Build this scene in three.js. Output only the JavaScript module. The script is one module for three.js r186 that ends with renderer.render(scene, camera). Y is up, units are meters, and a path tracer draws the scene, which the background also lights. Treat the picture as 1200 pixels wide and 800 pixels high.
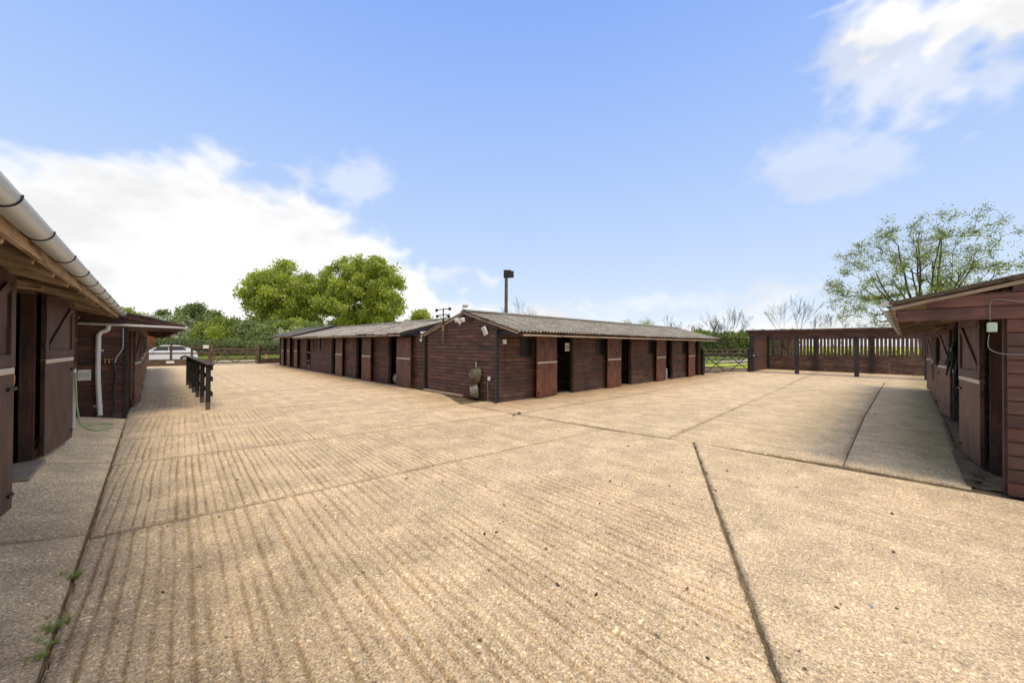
import * as THREE from 'three';
import { mergeGeometries } from 'three/addons/utils/BufferGeometryUtils.js';
import { RoundedBoxGeometry } from 'three/addons/geometries/RoundedBoxGeometry.js';

// ------------------------------------------------------------------ camera, sky, sun, exposure
const scene = new THREE.Scene();
const EXPOSURE = 1.98, YAW = 43.7 * Math.PI / 180, PITCH = 0.00793, ROLL = 0.0056;
const camera = new THREE.PerspectiveCamera(84.35, 1024 / 682, 0.05, 3000);
{
  const F0 = new THREE.Vector3(Math.sin(YAW), 0, -Math.cos(YAW)), R0 = new THREE.Vector3(Math.cos(YAW), 0, Math.sin(YAW)), U0 = new THREE.Vector3(0, 1, 0);
  const F = F0.clone().multiplyScalar(Math.cos(PITCH)).addScaledVector(U0, Math.sin(PITCH));
  const U = F0.clone().multiplyScalar(-Math.sin(PITCH)).addScaledVector(U0, Math.cos(PITCH));
  const R = R0.clone().multiplyScalar(Math.cos(ROLL)).addScaledVector(U, Math.sin(ROLL));
  const V = R0.clone().multiplyScalar(-Math.sin(ROLL)).addScaledVector(U, Math.cos(ROLL));
  camera.position.set(0, 1.7, 0);
  camera.quaternion.setFromRotationMatrix(new THREE.Matrix4().makeBasis(R, V, F.negate()));
}
scene.add(camera);
const renderer = new THREE.WebGLRenderer({ antialias: true });
renderer.toneMapping = THREE.LinearToneMapping;
renderer.toneMappingExposure = EXPOSURE;
renderer.shadowMap.enabled = true;
const SUN = new THREE.Vector3(-0.16, 1.35, 0.62).normalize();
const sun = new THREE.DirectionalLight(new THREE.Color().setRGB(1, 0.90, 0.72), 1.05);
sun.position.copy(SUN).multiplyScalar(80); sun.target.position.set(8, 0, -10); sun.position.add(sun.target.position);
sun.castShadow = true; sun.shadow.radius = 44; sun.shadow.mapSize.set(4096, 4096);
Object.assign(sun.shadow.camera, { left: -60, right: 60, top: 60, bottom: -60, near: 1, far: 250 });
scene.add(sun, sun.target);

// ------------------------------------------------------------------ noise and random
function rng(seed) { let a = seed >>> 0; return () => { a |= 0; a = a + 0x6D2B79F5 | 0; let t = Math.imul(a ^ a >>> 15, 1 | a); t = t + Math.imul(t ^ t >>> 7, 61 | t) ^ t; return ((t ^ t >>> 14) >>> 0) / 4294967296; }; }
function hash3(x, y, z) { let h = Math.imul(x, 374761393) ^ Math.imul(y, 668265263) ^ Math.imul(z, 2147483647 - 1013904223); h = Math.imul(h ^ h >>> 13, 1274126177); h ^= h >>> 16; h = Math.imul(h, 2246822519); return ((h ^ h >>> 15) >>> 0) / 4294967296; }
const sm = (t) => t * t * (3 - 2 * t), lerp = (a, b, t) => a + (b - a) * t, clamp = (x, a = 0, b = 1) => Math.min(b, Math.max(a, x));
const sstep = (a, b, x) => sm(clamp((x - a) / (b - a)));
function vn3(x, y, z) {
  const i = Math.floor(x), j = Math.floor(y), k = Math.floor(z), u = sm(x - i), v = sm(y - j), w = sm(z - k);
  const l = (jj, kk) => lerp(hash3(i, jj, kk), hash3(i + 1, jj, kk), u);
  return lerp(lerp(l(j, k), l(j + 1, k), v), lerp(l(j, k + 1), l(j + 1, k + 1), v), w);
}
function vn2(x, y, px = 1e9, py = 1e9, s = 0) {
  const i = Math.floor(x), j = Math.floor(y), u = sm(x - i), v = sm(y - j), m = (a, p) => ((a % p) + p) % p;
  const i0 = m(i, px), i1 = m(i + 1, px), j0 = m(j, py), j1 = m(j + 1, py);
  return lerp(lerp(hash3(i0, j0, s), hash3(i1, j0, s), u), lerp(hash3(i0, j1, s), hash3(i1, j1, s), u), v);
}
function fbm2(x, y, o = 4, s = 0) { let a = 0.5, t = 0, n = 0; for (let k = 0; k < o; k++) { t += a * vn2(x, y, 1e9, 1e9, s + k); n += a; x *= 2.03; y *= 2.03; a *= 0.5; } return t / n; }
function fbm3(x, y, z, o = 5) { let a = 0.5, t = 0, n = 0; for (let k = 0; k < o; k++) { t += a * vn3(x, y, z); n += a; x = x * 2.03 + 7.1; y = y * 2.03 + 3.7; z = z * 2.03 + 1.3; a *= 0.52; } return t / n; }

// ------------------------------------------------------------------ sky: clear air and clouds
{
  const W = 2048, H = 2048, data = new Float32Array(W * H * 4), D = Math.PI / 180;
  const tops = [[-110, 15], [-80, 18], [-56, 17.5], [-48, 19], [-38, 21], [-31, 19], [-21, 16.5], [-16, 13], [-12, 9.5], [-5, 7], [3, 4.5], [12, 4.5], [24, 5], [32, 4], [60, 3.2], [80, 12], [110, 30], [160, 38], [215, 36], [235, 24], [250, 15]];
  const topAt = (az) => { for (let i = 0; i < tops.length - 1; i++) if (az <= tops[i + 1][0]) return lerp(tops[i][1], tops[i + 1][1], sm(clamp((az - tops[i][0]) / (tops[i + 1][0] - tops[i][0])))); return 15; };
  const blobs = [[57, 33, 11.5, 7.5, 1.1], [62, 26, 8, 4.5, 0.85], [40, 20.5, 7, 3.6, 0.36], [48, 28, 7, 7, 0.6], [-24, 21.5, 6.5, 3.2, 0.42], [-8, 9, 6, 2.6, 0.6], [20, 5.6, 9, 2, 0.45]];
  for (let j = 0; j < H; j++) {
    const el = ((j + 0.5) / H - 0.5) * 180, y = Math.sin(el * D), c = Math.cos(el * D);
    for (let i = 0; i < W; i++) {
      const th = ((i + 0.5) / W - 0.5) * 2 * Math.PI, x = Math.cos(th) * c, z = Math.sin(th) * c, o = (j * W + i) * 4;
      const e = Math.max(el, 0);
      let r = lerp(0.71, 0.195, Math.pow(clamp(e / 46), 0.60)), g = lerp(0.81, 0.355, Math.pow(clamp(e / 46), 0.66)), b = lerp(0.88, 0.82, Math.pow(clamp(e / 46), 1.3));
      if (e > 46) { const t = sm((e - 46) / 44); r = lerp(r, 0.15, t); g = lerp(g, 0.32, t); b = lerp(b, 0.78, t); }
      const hz = Math.exp(-e / 3.5); r = lerp(r, 0.78, hz * 0.75); g = lerp(g, 0.82, hz * 0.75); b = lerp(b, 0.88, hz * 0.75);
      if (el > -3) {
        let az = Math.atan2(x, -z) / D - 43.7; while (az < -110) az += 360; while (az > 250) az -= 360;
        const f = fbm3(x * 5 + 11, y * 8 + 4, z * 5 + 2, 6) - 0.5, bil = Math.abs(fbm3(x * 11 + 1, y * 15 + 9, z * 11 + 5, 5) - 0.5) * 2, f2 = 0.28 - bil + (fbm3(x * 30, y * 40, z * 30, 4) - 0.5) * 0.35;
        let d = sstep(-2.0, 2.8, topAt(az) + f * 11 + f2 * 5.5 - e);
        for (const [ba, be, ra, re, w] of blobs) {
          const q = ((az - ba) / ra) ** 2 + ((e - be) / re) ** 2;
          if (q < 4) d = Math.max(d, w * sstep(0.1, 1.0, 1.0 - q * 0.62 + f * 2.8 + f2 * 1.5));
        }
        let veil = 0; if (e > 42) { veil = sstep(44, 64, e); d = Math.max(d, sstep(0.30, 0.62, f + 0.5 + f2 * 0.4) * veil); }  // overhead cloud out of view, added and brightened for softer fill light
        d = clamp(d);
        const shade = 0.955 - 0.15 * sstep(-0.15, 0.2, fbm3(x * 8 + 3, y * 15 + 0.25, z * 8, 5) - 0.5 + f * 0.6 - f2 * 0.2);
        const hi = 1 + 0.45 * veil; r = lerp(r, 0.865 * hi * (shade + 0.05), d); g = lerp(g, 0.875 * hi * (shade + 0.055), d); b = lerp(b, 0.88 * hi * (shade + 0.07), d);
      } else { r = 0.3; g = 0.28; b = 0.22; }
      data[o] = r * 0.60; data[o + 1] = g * 0.59; data[o + 2] = b * 0.58; data[o + 3] = 1;
    }
  }
  const sky = new THREE.DataTexture(data, W, H, THREE.RGBAFormat, THREE.FloatType);
  sky.mapping = THREE.EquirectangularReflectionMapping; sky.magFilter = sky.minFilter = THREE.LinearFilter; sky.wrapS = THREE.RepeatWrapping; sky.needsUpdate = true;
  scene.background = sky; scene.environment = sky;
}

// ------------------------------------------------------------------ textures (uv in metres: each knows its size)
function tex(W, H, mx, my, fn, srgb = true) {
  const d = new Uint8Array(W * H * 4);
  for (let j = 0; j < H; j++) for (let i = 0; i < W; i++) { const c = fn(i / W, j / H), o = (j * W + i) * 4; const a = Array.isArray(c) ? c : [c, c, c]; for (let k = 0; k < 3; k++) d[o + k] = clamp(a[k]) * 255; d[o + 3] = 255; }
  const t = new THREE.DataTexture(d, W, H); t.wrapS = t.wrapT = THREE.RepeatWrapping; t.magFilter = THREE.LinearFilter; t.minFilter = THREE.LinearMipmapLinearFilter; t.generateMipmaps = true;
  if (srgb) t.colorSpace = THREE.SRGBColorSpace; t.repeat.set(1 / mx, 1 / my); t.needsUpdate = true; return t;
}
const tn = (u, v, fx, fy, s) => vn2(u * fx, v * fy, fx, fy, s);
const tf = (u, v, fx, fy, o, s) => { let a = 0.5, t = 0, n = 0; for (let k = 0; k < o; k++) { t += a * tn(u, v, fx, fy, s + k); n += a; fx *= 2; fy *= 2; a *= 0.55; } return t / n; };
// stained board: grain along u
const woodFn = (u, v) => { const w = tf(u, v, 3, 4, 3, 40) * 0.12; const g = tf(u, v + w, 4, 48, 4, 50), fine = tn(u, v, 24, 220, 60), patch = tf(u, v, 5, 4, 3, 70); return clamp(0.30 + g * 0.52 + (fine - 0.5) * 0.18 + (patch - 0.5) * 0.75); };
const T = {
  wood: tex(512, 512, 1.7, 0.9, (u, v) => { const k = woodFn(u, v); return [0.42 + k * 0.62, 0.38 + k * 0.62, 0.38 + k * 0.6]; }),
  woodB: tex(512, 512, 1.7, 0.9, woodFn, false),
  pale: tex(512, 256, 2.0, 0.5, (u, v) => { const k = woodFn(u, v), s = sstep(0.5, 0.72, tf(u, v, 6, 5, 3, 90)); return [0.55 + k * 0.5 - s * 0.24, 0.5 + k * 0.5 - s * 0.26, 0.46 + k * 0.5 - s * 0.28]; }),
  conc: tex(1024, 1024, 2.3, 2.3, (u, v) => {
    const b = tf(u, v, 10, 10, 4, 3), p = tn(u, v, 150, 150, 11), q = tn(u, v, 260, 260, 12), r = tn(u, v, 420, 420, 13), hue = tn(u, v, 120, 120, 14);
    let k = 0.66 + (b - 0.5) * 0.17 + (q - 0.5) * 0.22 + (r - 0.5) * 0.22; if (p > 0.78) k += (p - 0.78) * 1.2; if (p < 0.13) k -= (0.13 - p) * 1.9;
    return [k * 1.04, k * (0.985 + (hue - 0.5) * 0.03), k * (0.94 + (hue - 0.5) * 0.10)];
  }),
  concB: tex(1024, 1024, 2.3, 2.3, (u, v) => clamp(0.5 + (tn(u, v, 150, 150, 11) - 0.5) * 0.5 + (tn(u, v, 260, 260, 12) - 0.5) * 0.5 + (tn(u, v, 420, 420, 13) - 0.5) * 0.3), false),
  roof: tex(512, 512, 1.9, 1.9, (u, v) => { const a = tf(u, v, 6, 6, 4, 21), l = sstep(0.55, 0.7, tf(u, v, 22, 22, 3, 25)), d = sstep(0.60, 0.72, tf(u, v, 14, 14, 3, 29)), f = tn(u, v, 190, 190, 31); const k = 0.54 + a * 0.26 + (f - 0.5) * 0.24 - d * 0.14; return [k + l * 0.07 + 0.01, k + l * 0.06 - 0.005, k + l * 0.03 - 0.025]; }),
  dirt: tex(512, 512, 1.1, 1.1, (u, v) => { const k = 0.4 + tf(u, v, 8, 8, 5, 31) * 0.5 + (tn(u, v, 200, 200, 33) - 0.5) * 0.3; return [k, k * 0.95, k * 0.86]; }),
  grass: tex(512, 512, 3.1, 3.1, (u, v) => { const k = 0.5 + tf(u, v, 6, 6, 5, 35) * 0.5 + (tn(u, v, 180, 180, 37) - 0.5) * 0.3, y = tf(u, v, 4, 4, 3, 38); return [k * (0.9 + y * 0.2), k, k * 0.8]; }),
  bark: tex(256, 256, 0.8, 0.8, (u, v) => { const k = 0.5 + (tf(u, v, 20, 4, 4, 41) - 0.5) * 0.8 + (tf(u, v, 4, 4, 3, 45) - 0.5) * 0.4; return [k, k * 0.98, k * 0.92]; }),
};
const lin = (r, g, b) => new THREE.Color().setRGB(r, g, b);
const mat = (c, rough = 0.85, o = {}) => new THREE.MeshStandardMaterial({ color: c, roughness: rough, ...o });
const wood = (r, g, b, rough = 0.72) => mat(lin(r, g, b), rough, { map: T.wood, bumpMap: T.woodB, bumpScale: 0.004 });
// the stain differs from board to board
const PLANKS = [[0.096, 0.050, 0.038], [0.086, 0.047, 0.037], [0.110, 0.053, 0.039], [0.076, 0.043, 0.036], [0.102, 0.056, 0.044], [0.122, 0.057, 0.040]].map((c) => wood(...c.map((q) => q * 1.85)));
const DUSTY = [[0.125, 0.082, 0.058], [0.105, 0.066, 0.048], [0.14, 0.088, 0.06]].map((c) => wood(...c.map((q) => q * 1.8)));
const LOWS = [[0.29, 0.115, 0.07], [0.25, 0.112, 0.074], [0.33, 0.13, 0.08], [0.21, 0.10, 0.07]].map((c) => wood(...c, 0.55)), UPS = [[0.20, 0.092, 0.066], [0.17, 0.086, 0.066], [0.23, 0.105, 0.075]].map((c) => wood(...c, 0.6));
const M = {
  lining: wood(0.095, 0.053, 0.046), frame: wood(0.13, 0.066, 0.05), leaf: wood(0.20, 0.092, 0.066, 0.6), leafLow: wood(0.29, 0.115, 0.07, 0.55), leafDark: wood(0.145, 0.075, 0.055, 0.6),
  black: wood(0.036, 0.031, 0.031, 0.65), blackPost: wood(0.049, 0.043, 0.043, 0.6), barge: wood(0.142, 0.065, 0.057),
  pale: mat(lin(0.72, 0.61, 0.48), 0.85, { map: T.pale, bumpMap: T.woodB, bumpScale: 0.003 }), paleDull: mat(lin(0.58, 0.49, 0.38), 0.85, { map: T.pale, bumpMap: T.woodB, bumpScale: 0.003 }),
  strip: mat(lin(0.62, 0.53, 0.39), 0.5, { metalness: 0.1 }), iron: mat(lin(0.03, 0.03, 0.03), 0.5, { metalness: 0.6 }), galv: mat(lin(0.5, 0.5, 0.48), 0.45, { metalness: 0.6 }),
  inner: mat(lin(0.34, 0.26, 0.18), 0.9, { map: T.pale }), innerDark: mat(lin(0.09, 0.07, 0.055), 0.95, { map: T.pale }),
  roof: mat(lin(0.66, 0.60, 0.50), 0.95, { map: T.roof, bumpMap: T.roof, bumpScale: 0.0015 }), roofDark: mat(lin(0.33, 0.31, 0.29), 0.95, { map: T.roof, bumpMap: T.roof, bumpScale: 0.003 }), roofPale: mat(lin(0.82, 0.75, 0.64), 0.95, { map: T.roof, bumpMap: T.roof, bumpScale: 0.005 }),
  conc: mat(lin(1, 1, 1), 0.93, { map: T.conc, bumpMap: T.concB, bumpScale: 0.006, vertexColors: true }),
  footing: mat(lin(0.8, 0.68, 0.47), 0.95, { map: T.conc }), dirt: mat(lin(0.42, 0.31, 0.17), 1, { map: T.dirt, bumpMap: T.dirt, bumpScale: 0.01 }), sand: mat(lin(1, 0.95, 0.85), 1, { map: T.dirt }), track: mat(lin(0.95, 0.85, 0.68), 1, { map: T.dirt }),
  grass: mat(lin(0.72, 0.80, 0.08), 1, { map: T.grass }), gutter: mat(lin(0.58, 0.63, 0.68), 0.36, { metalness: 0.1 }), bracket: mat(lin(0.04, 0.042, 0.045), 0.5, { metalness: 0.3 }),
  white: mat(lin(0.78, 0.77, 0.74), 0.45), offwhite: mat(lin(0.66, 0.65, 0.6), 0.6), plasticGrey: mat(lin(0.55, 0.54, 0.52), 0.5), pipeBlack: mat(lin(0.03, 0.03, 0.032), 0.6),
  fence: wood(0.225, 0.171, 0.108, 0.9), fenceDark: wood(0.090, 0.068, 0.050, 0.9), brick: mat(lin(0.50, 0.17, 0.08), 0.9, { map: T.dirt }),
  bark: mat(lin(0.30, 0.25, 0.17), 0.95, { map: T.bark }), barkGrey: mat(lin(0.5, 0.45, 0.42), 0.95, { map: T.bark }), barkDark: mat(lin(0.085, 0.068, 0.05), 0.95, { map: T.bark }),
  brass: mat(lin(0.5, 0.3, 0.15), 0.4, { metalness: 0.8 }), green: mat(lin(0.35, 0.5, 0.16), 0.5), orange: mat(lin(0.75, 0.20, 0.06), 0.6), twine: mat(lin(0.75, 0.36, 0.16), 0.8), hose: mat(lin(0.36, 0.55, 0.2), 0.5),
};

// ------------------------------------------------------------------ mesh helpers
function numbered(name) { numbered.n ??= {}; const k = numbered.n[name] = (numbered.n[name] ?? -1) + 1; return k ? name + '_' + String(k).padStart(3, '0') : name; }
function tag(o, label, category, group) { Object.assign(o.userData, { label, category }); if (group) o.userData.group = group; return o; }
function fin(m) { m.castShadow = m.receiveShadow = true; return m; }
function thing(name, label, category, [x, y, z] = [0, 0, 0], turn = 0, group) { const g = new THREE.Group(); g.name = numbered(name); g.position.set(x, y, z); g.rotation.y = turn; tag(g, label, category, group); scene.add(g); return g; }
function struct(name, o) { o.name = name; o.userData.kind = 'structure'; scene.add(o); return o; }
// uv in metres by dominant normal, grain along the given axis ('x','y','z' or auto = longest)
function muv(g, axis, off = 0) {
  if (g.index) g = g.toNonIndexed();
  for (const k of Object.keys(g.attributes)) if (!['position', 'normal', 'uv', 'color'].includes(k)) g.deleteAttribute(k);
  const p = g.attributes.position, n = g.attributes.normal, uv = new Float32Array(p.count * 2);
  if (!axis) { g.computeBoundingBox(); const s = g.boundingBox.getSize(new THREE.Vector3()); axis = s.x >= s.y && s.x >= s.z ? 'x' : s.y >= s.z ? 'y' : 'z'; }
  const o = { x: ['y', 'z'], y: ['x', 'z'], z: ['y', 'x'] }[axis], get = { x: (i) => p.getX(i), y: (i) => p.getY(i), z: (i) => p.getZ(i) }, nn = { x: (i) => Math.abs(n.getX(i)), y: (i) => Math.abs(n.getY(i)), z: (i) => Math.abs(n.getZ(i)) };
  for (let i = 0; i < p.count; i++) { const [a, b] = o; uv[i * 2] = get[axis](i) + off; uv[i * 2 + 1] = (nn[a](i) > nn[b](i) ? get[b](i) : get[a](i)) + off * 0.37; }
  g.setAttribute('uv', new THREE.BufferAttribute(uv, 2)); return g;
}
let boxN = 0;
function box(x0, x1, y0, y1, z0, z1, axis, r = 0) {   // by extents
  const w = x1 - x0, h = y1 - y0, d = z1 - z0;
  let g = r ? new RoundedBoxGeometry(w, h, d, 1, Math.min(r, w / 2.1, h / 2.1, d / 2.1)) : new THREE.BoxGeometry(w, h, d);
  g = muv(g, axis, (boxN++ % 17) * 0.31); g.translate((x0 + x1) / 2, (y0 + y1) / 2, (z0 + z1) / 2); return g;
}
function beam(a, b, w, h, r = 0, roll = 0) {   // a squared timber from a to b
  const A = new THREE.Vector3(...a), B = new THREE.Vector3(...b), L = A.distanceTo(B);
  let g = r ? new RoundedBoxGeometry(L, h, w, 1, r) : new THREE.BoxGeometry(L, h, w); g = muv(g, 'x', (boxN++ % 17) * 0.31);
  const X = B.clone().sub(A).normalize(); let U = Math.abs(X.y) > 0.95 ? new THREE.Vector3(1, 0, 0) : new THREE.Vector3(0, 1, 0); const Z = X.clone().cross(U).normalize(); U = Z.clone().cross(X);
  if (roll) { U.applyAxisAngle(X, roll); Z.applyAxisAngle(X, roll); }
  g.applyMatrix4(new THREE.Matrix4().makeBasis(X, U, Z).setPosition(A.add(B).multiplyScalar(0.5))); return g;
}
function rod(a, b, r0, r1 = r0, n = 8) {
  const A = new THREE.Vector3(...a), B = new THREE.Vector3(...b), L = A.distanceTo(B); let g = new THREE.CylinderGeometry(r1, r0, L, n); g = muv(g, 'y');
  const q = new THREE.Quaternion().setFromUnitVectors(new THREE.Vector3(0, 1, 0), B.clone().sub(A).normalize()); g.applyQuaternion(q); const c = A.add(B).multiplyScalar(0.5); g.translate(c.x, c.y, c.z); return g;
}
function pipe(pts, r, seg = 40, n = 8) { return muv(new THREE.TubeGeometry(new THREE.CatmullRomCurve3(pts.map((p) => new THREE.Vector3(...p)), false, 'centripetal'), seg, r, n), 'y'); }
function mesh(name, geos, m, parent) {
  if (!Array.isArray(geos)) geos = [geos];
  geos = geos.map((g) => { if (g.index) g = g.toNonIndexed(); for (const k of Object.keys(g.attributes)) if (!['position', 'normal', 'uv'].includes(k)) g.deleteAttribute(k); return g; });
  const o = fin(new THREE.Mesh(geos.length > 1 ? mergeGeometries(geos) : geos[0], m)); o.name = parent ? name : numbered(name); if (parent !== null) (parent ?? scene).add(o); return o;
}
// extrude a polygon of (y,z) along x
function prism(poly, len, axis = 'x', off = 0) {
  const s = new THREE.Shape(poly.map(([y, z]) => new THREE.Vector2(z, y))); const g = new THREE.ExtrudeGeometry(s, { depth: len, bevelEnabled: false });
  g.applyMatrix4(new THREE.Matrix4().makeBasis(new THREE.Vector3(0, 0, 1), new THREE.Vector3(0, 1, 0), new THREE.Vector3(1, 0, 0)));   // shape x->z, y->y, depth->x (mirrors)
  const gi = g.index ? g.toNonIndexed() : g, p = gi.attributes.position; for (let i = 0; i < p.count; i += 3) { const t = [p.getX(i + 1), p.getY(i + 1), p.getZ(i + 1)]; p.setXYZ(i + 1, p.getX(i + 2), p.getY(i + 2), p.getZ(i + 2)); p.setXYZ(i + 2, ...t); }
  gi.computeVertexNormals(); return muv(gi, axis, off);
}
const R1 = rng(4242);

// ------------------------------------------------------------------ ground: field, dirt bed, concrete slabs
function sheet(x0, x1, z0, z1, y, m, n = 1) { let g = new THREE.PlaneGeometry(x1 - x0, z1 - z0, n, n); g.rotateX(-Math.PI / 2); g.translate((x0 + x1) / 2, y, (z0 + z1) / 2); const p = g.attributes.position, uv = g.attributes.uv; for (let i = 0; i < p.count; i++) uv.setXY(i, p.getX(i), p.getZ(i)); return fin(new THREE.Mesh(g, m)); }
struct('grass_field', sheet(-900, 900, -900, 900, -0.075, M.grass));
struct('gravel_track', sheet(-14, 30, -47.5, -37.2, -0.04, M.track));
struct('sand_arena', sheet(42, 62, -24, -9, -0.05, M.sand));
const yard = struct('concrete_yard', new THREE.Group());
{ const b = sheet(-6, 33.2, -37.4, 14, -0.022, M.dirt); b.name = 'dirt_bed'; yard.add(b); }
function groundTone(x, z) {   // stains and wear of the concrete, plus shade painted beside the right stables
  const n1 = fbm2(x * 0.22 + 3, z * 0.22 + 8, 4, 5), n2 = fbm2(x * 0.9, z * 0.9, 4, 9), n3 = fbm2(x * 3.3, z * 3.3, 3, 15);
  let k = 1 + (n1 - 0.5) * 0.22 + (n2 - 0.5) * 0.08 + (n3 - 0.5) * 0.04;
  const B = 2.6; let r = 0.585 * k, g = 0.474 * k, b = 0.300 * k;
  const mix = (t, c) => { r = lerp(r, c[0] * k, t); g = lerp(g, c[1] * k, t); b = lerp(b, c[2] * k, t); };
  // grime by the left apron, worn tyre lanes
  mix(0.62 * sstep(1.9, 0.1, x + 0.4 + (n2 - 0.5) * 2.2) * sstep(-7.5, -4.6, z) * sstep(0.36, 0.62, n2 + 0.15), [0.20, 0.155, 0.11]);
  mix(0.22 * sstep(0.46, 0.72, n1 + (n3 - 0.5) * 0.2), [0.46, 0.36, 0.23]);
  // brown run-off along the fronts of the stables
  mix(0.55 * sstep(2.6, 0.2, 7.3 - x + (n2 - 0.5) * 2.4) * sstep(-11, -13, z) * (x < 7.6 ? 1 : 0), [0.34, 0.22, 0.11]);
  mix(0.55 * sstep(2.1, 0.1, z + 8.25 > 0 && x > 6.2 ? z + 8.2 + (n2 - 0.5) * 1.8 : 9), [0.40, 0.265, 0.13]);
  mix(0.45 * sstep(1.5, 0.2, Math.hypot(x - 6.7, (z + 9.6) * 0.5) * 0.8 + (n2 - 0.5)), [0.42, 0.28, 0.13]);
  // olive tint painting the soft shadow of the right stables, and moss by their sills
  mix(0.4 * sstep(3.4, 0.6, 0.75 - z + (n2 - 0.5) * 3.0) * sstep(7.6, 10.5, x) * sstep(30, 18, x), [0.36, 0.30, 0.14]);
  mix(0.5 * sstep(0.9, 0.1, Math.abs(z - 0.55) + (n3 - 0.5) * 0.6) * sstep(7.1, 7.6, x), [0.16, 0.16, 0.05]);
  // pale dusty lane and rubbed aggregate in the middle
  mix(0.22 * sstep(0.44, 0.70, fbm2(x * 0.13 + 9, z * 0.4, 3, 22)), [0.70, 0.57, 0.37]);
  return [r * B, g * B, b * B];
}
function slab(c, { rib = 0, pitch = 0.11, cell = 0.12, gap = 0.012, y = 0, tint = 1, y2 = null, seed = 1, uneven = 1, warm = 1, name = 'concrete_slab' } = {}, parent = yard) {
  const [c00, c10, c11, c01] = c, W = Math.max(Math.hypot(c10[0] - c00[0], c10[1] - c00[1]), Math.hypot(c11[0] - c01[0], c11[1] - c01[1])), H = Math.max(Math.hypot(c01[0] - c00[0], c01[1] - c00[1]), Math.hypot(c11[0] - c10[0], c11[1] - c10[1]));
  const cu = rib ? Math.min(cell, pitch / 12) : cell, nu = Math.max(2, Math.round(W / cu)) + 2, nv = Math.max(2, Math.round(H / (rib ? cell : cell))) + 2;
  const pos = [], col = [], uv = [], idx = [];
  for (let j = 0; j <= nv; j++) for (let i = 0; i <= nu; i++) {
    const skirt = i === 0 || j === 0 || i === nu || j === nv;
    let u = clamp((i - 1) / (nu - 2)), v = clamp((j - 1) / (nv - 2));
    let x = lerp(lerp(c00[0], c10[0], u), lerp(c01[0], c11[0], u), v), z = lerp(lerp(c00[1], c10[1], u), lerp(c01[1], c11[1], u), v);
    const eu = Math.min(u, 1 - u) * W, ev = Math.min(v, 1 - v) * H, e = Math.min(eu, ev);
    const cx = (c00[0] + c10[0] + c11[0] + c01[0]) / 4, cz = (c00[1] + c10[1] + c11[1] + c01[1]) / 4;
    if (e < 0.02) { const q = gap * (0.3 + 1.2 * fbm2(x * 5 + seed, z * 5, 3, 31)) + gap * 1.3 * vn2(x * 22, z * 22, 1e9, 1e9, seed); if (eu < 0.02) x += (u < 0.5 ? 1 : -1) * q, 0; if (ev < 0.02) z += (((v < 0.5 ? c01[1] + c11[1] - c00[1] - c10[1] : c00[1] + c10[1] - c01[1] - c11[1])) > 0 ? 1 : -1) * q; }
    const n = fbm2(x * 1.3 + seed * 3, z * 1.3, 3, 51), wear = sstep(0.30, 0.62, fbm2(x * 0.55 + seed, z * 0.55, 3, 55));
    let h = y + (y2 === null ? 0 : (y2 - y) * u) + (n - 0.5) * 0.005 * uneven, gr = 0;
    if (rib) {
      const ph = (x + 0.045 * z + (fbm2(x * 0.9, z * 0.6 + seed, 2, 61) - 0.5) * 0.035) / pitch, f = ph - Math.floor(ph), id = Math.floor(ph), amp = rib * (0.45 + 0.75 * hash3(id, seed, 5)) * (0.35 + 0.85 * wear) * (seed === 1 ? 1 - 0.6 * sstep(2.6, 5.2, x) : 1) * sstep(0.0, 0.07, ev) * sstep(0.0, 0.10, eu);
      const gw = (0.10 + 0.10 * hash3(id, seed, 9)) * (0.7 + 0.6 * fbm2(x * 3, z * 3 + id, 2, 71)), cen = 0.5 + (hash3(id, seed, 13) - 0.5) * 0.22 + (fbm2(id * 9.1, z * 1.1, 3, 75) - 0.5) * 0.16, prof = 1 - Math.exp(-(((f - cen) / gw) ** 2)), brk = 0.40 + 0.75 * sstep(0.26, 0.6, fbm2(x * 4, z * 2.4 + id * 7, 3, 66)); 
      h -= amp * (1 - prof) * brk; gr = clamp(amp / 0.011) * Math.pow(1 - prof, 1.5) * clamp(brk * 1.15);
    }
    h += (vn2(x * 33, z * 33, 1e9, 1e9, 8) - 0.5) * 0.0028 * (cell < 0.2 ? 1 : 0);
    if (e < 0.03) h -= 0.006;
    if (skirt) h = y + (y2 === null ? 0 : (y2 - y) * u) - 0.06;
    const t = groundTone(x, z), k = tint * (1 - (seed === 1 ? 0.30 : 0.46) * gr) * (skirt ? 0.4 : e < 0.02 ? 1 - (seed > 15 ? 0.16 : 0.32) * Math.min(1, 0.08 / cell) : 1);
    pos.push(x, h, z); col.push(t[0] * k, t[1] * k * (1 - 0.04 * gr), t[2] * k * warm * (1 - 0.10 * gr)); uv.push(x, z);
  }
  const w = nu + 1, flip = (c10[0] - c00[0]) * (c01[1] - c00[1]) - (c10[1] - c00[1]) * (c01[0] - c00[0]) > 0;
  for (let j = 0; j < nv; j++) for (let i = 0; i < nu; i++) { const a = j * w + i, b = a + 1, d = a + w, e = d + 1; flip ? idx.push(a, d, b, b, d, e) : idx.push(a, b, d, b, e, d); }
  const g = new THREE.BufferGeometry(); g.setAttribute('position', new THREE.Float32BufferAttribute(pos, 3)); g.setAttribute('color', new THREE.Float32BufferAttribute(col, 3)); g.setAttribute('uv', new THREE.Float32BufferAttribute(uv, 2)); g.setIndex(idx); g.computeVertexNormals();
  const o = fin(new THREE.Mesh(g, M.conc)); o.name = name; parent.add(o); return o;
}
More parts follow.
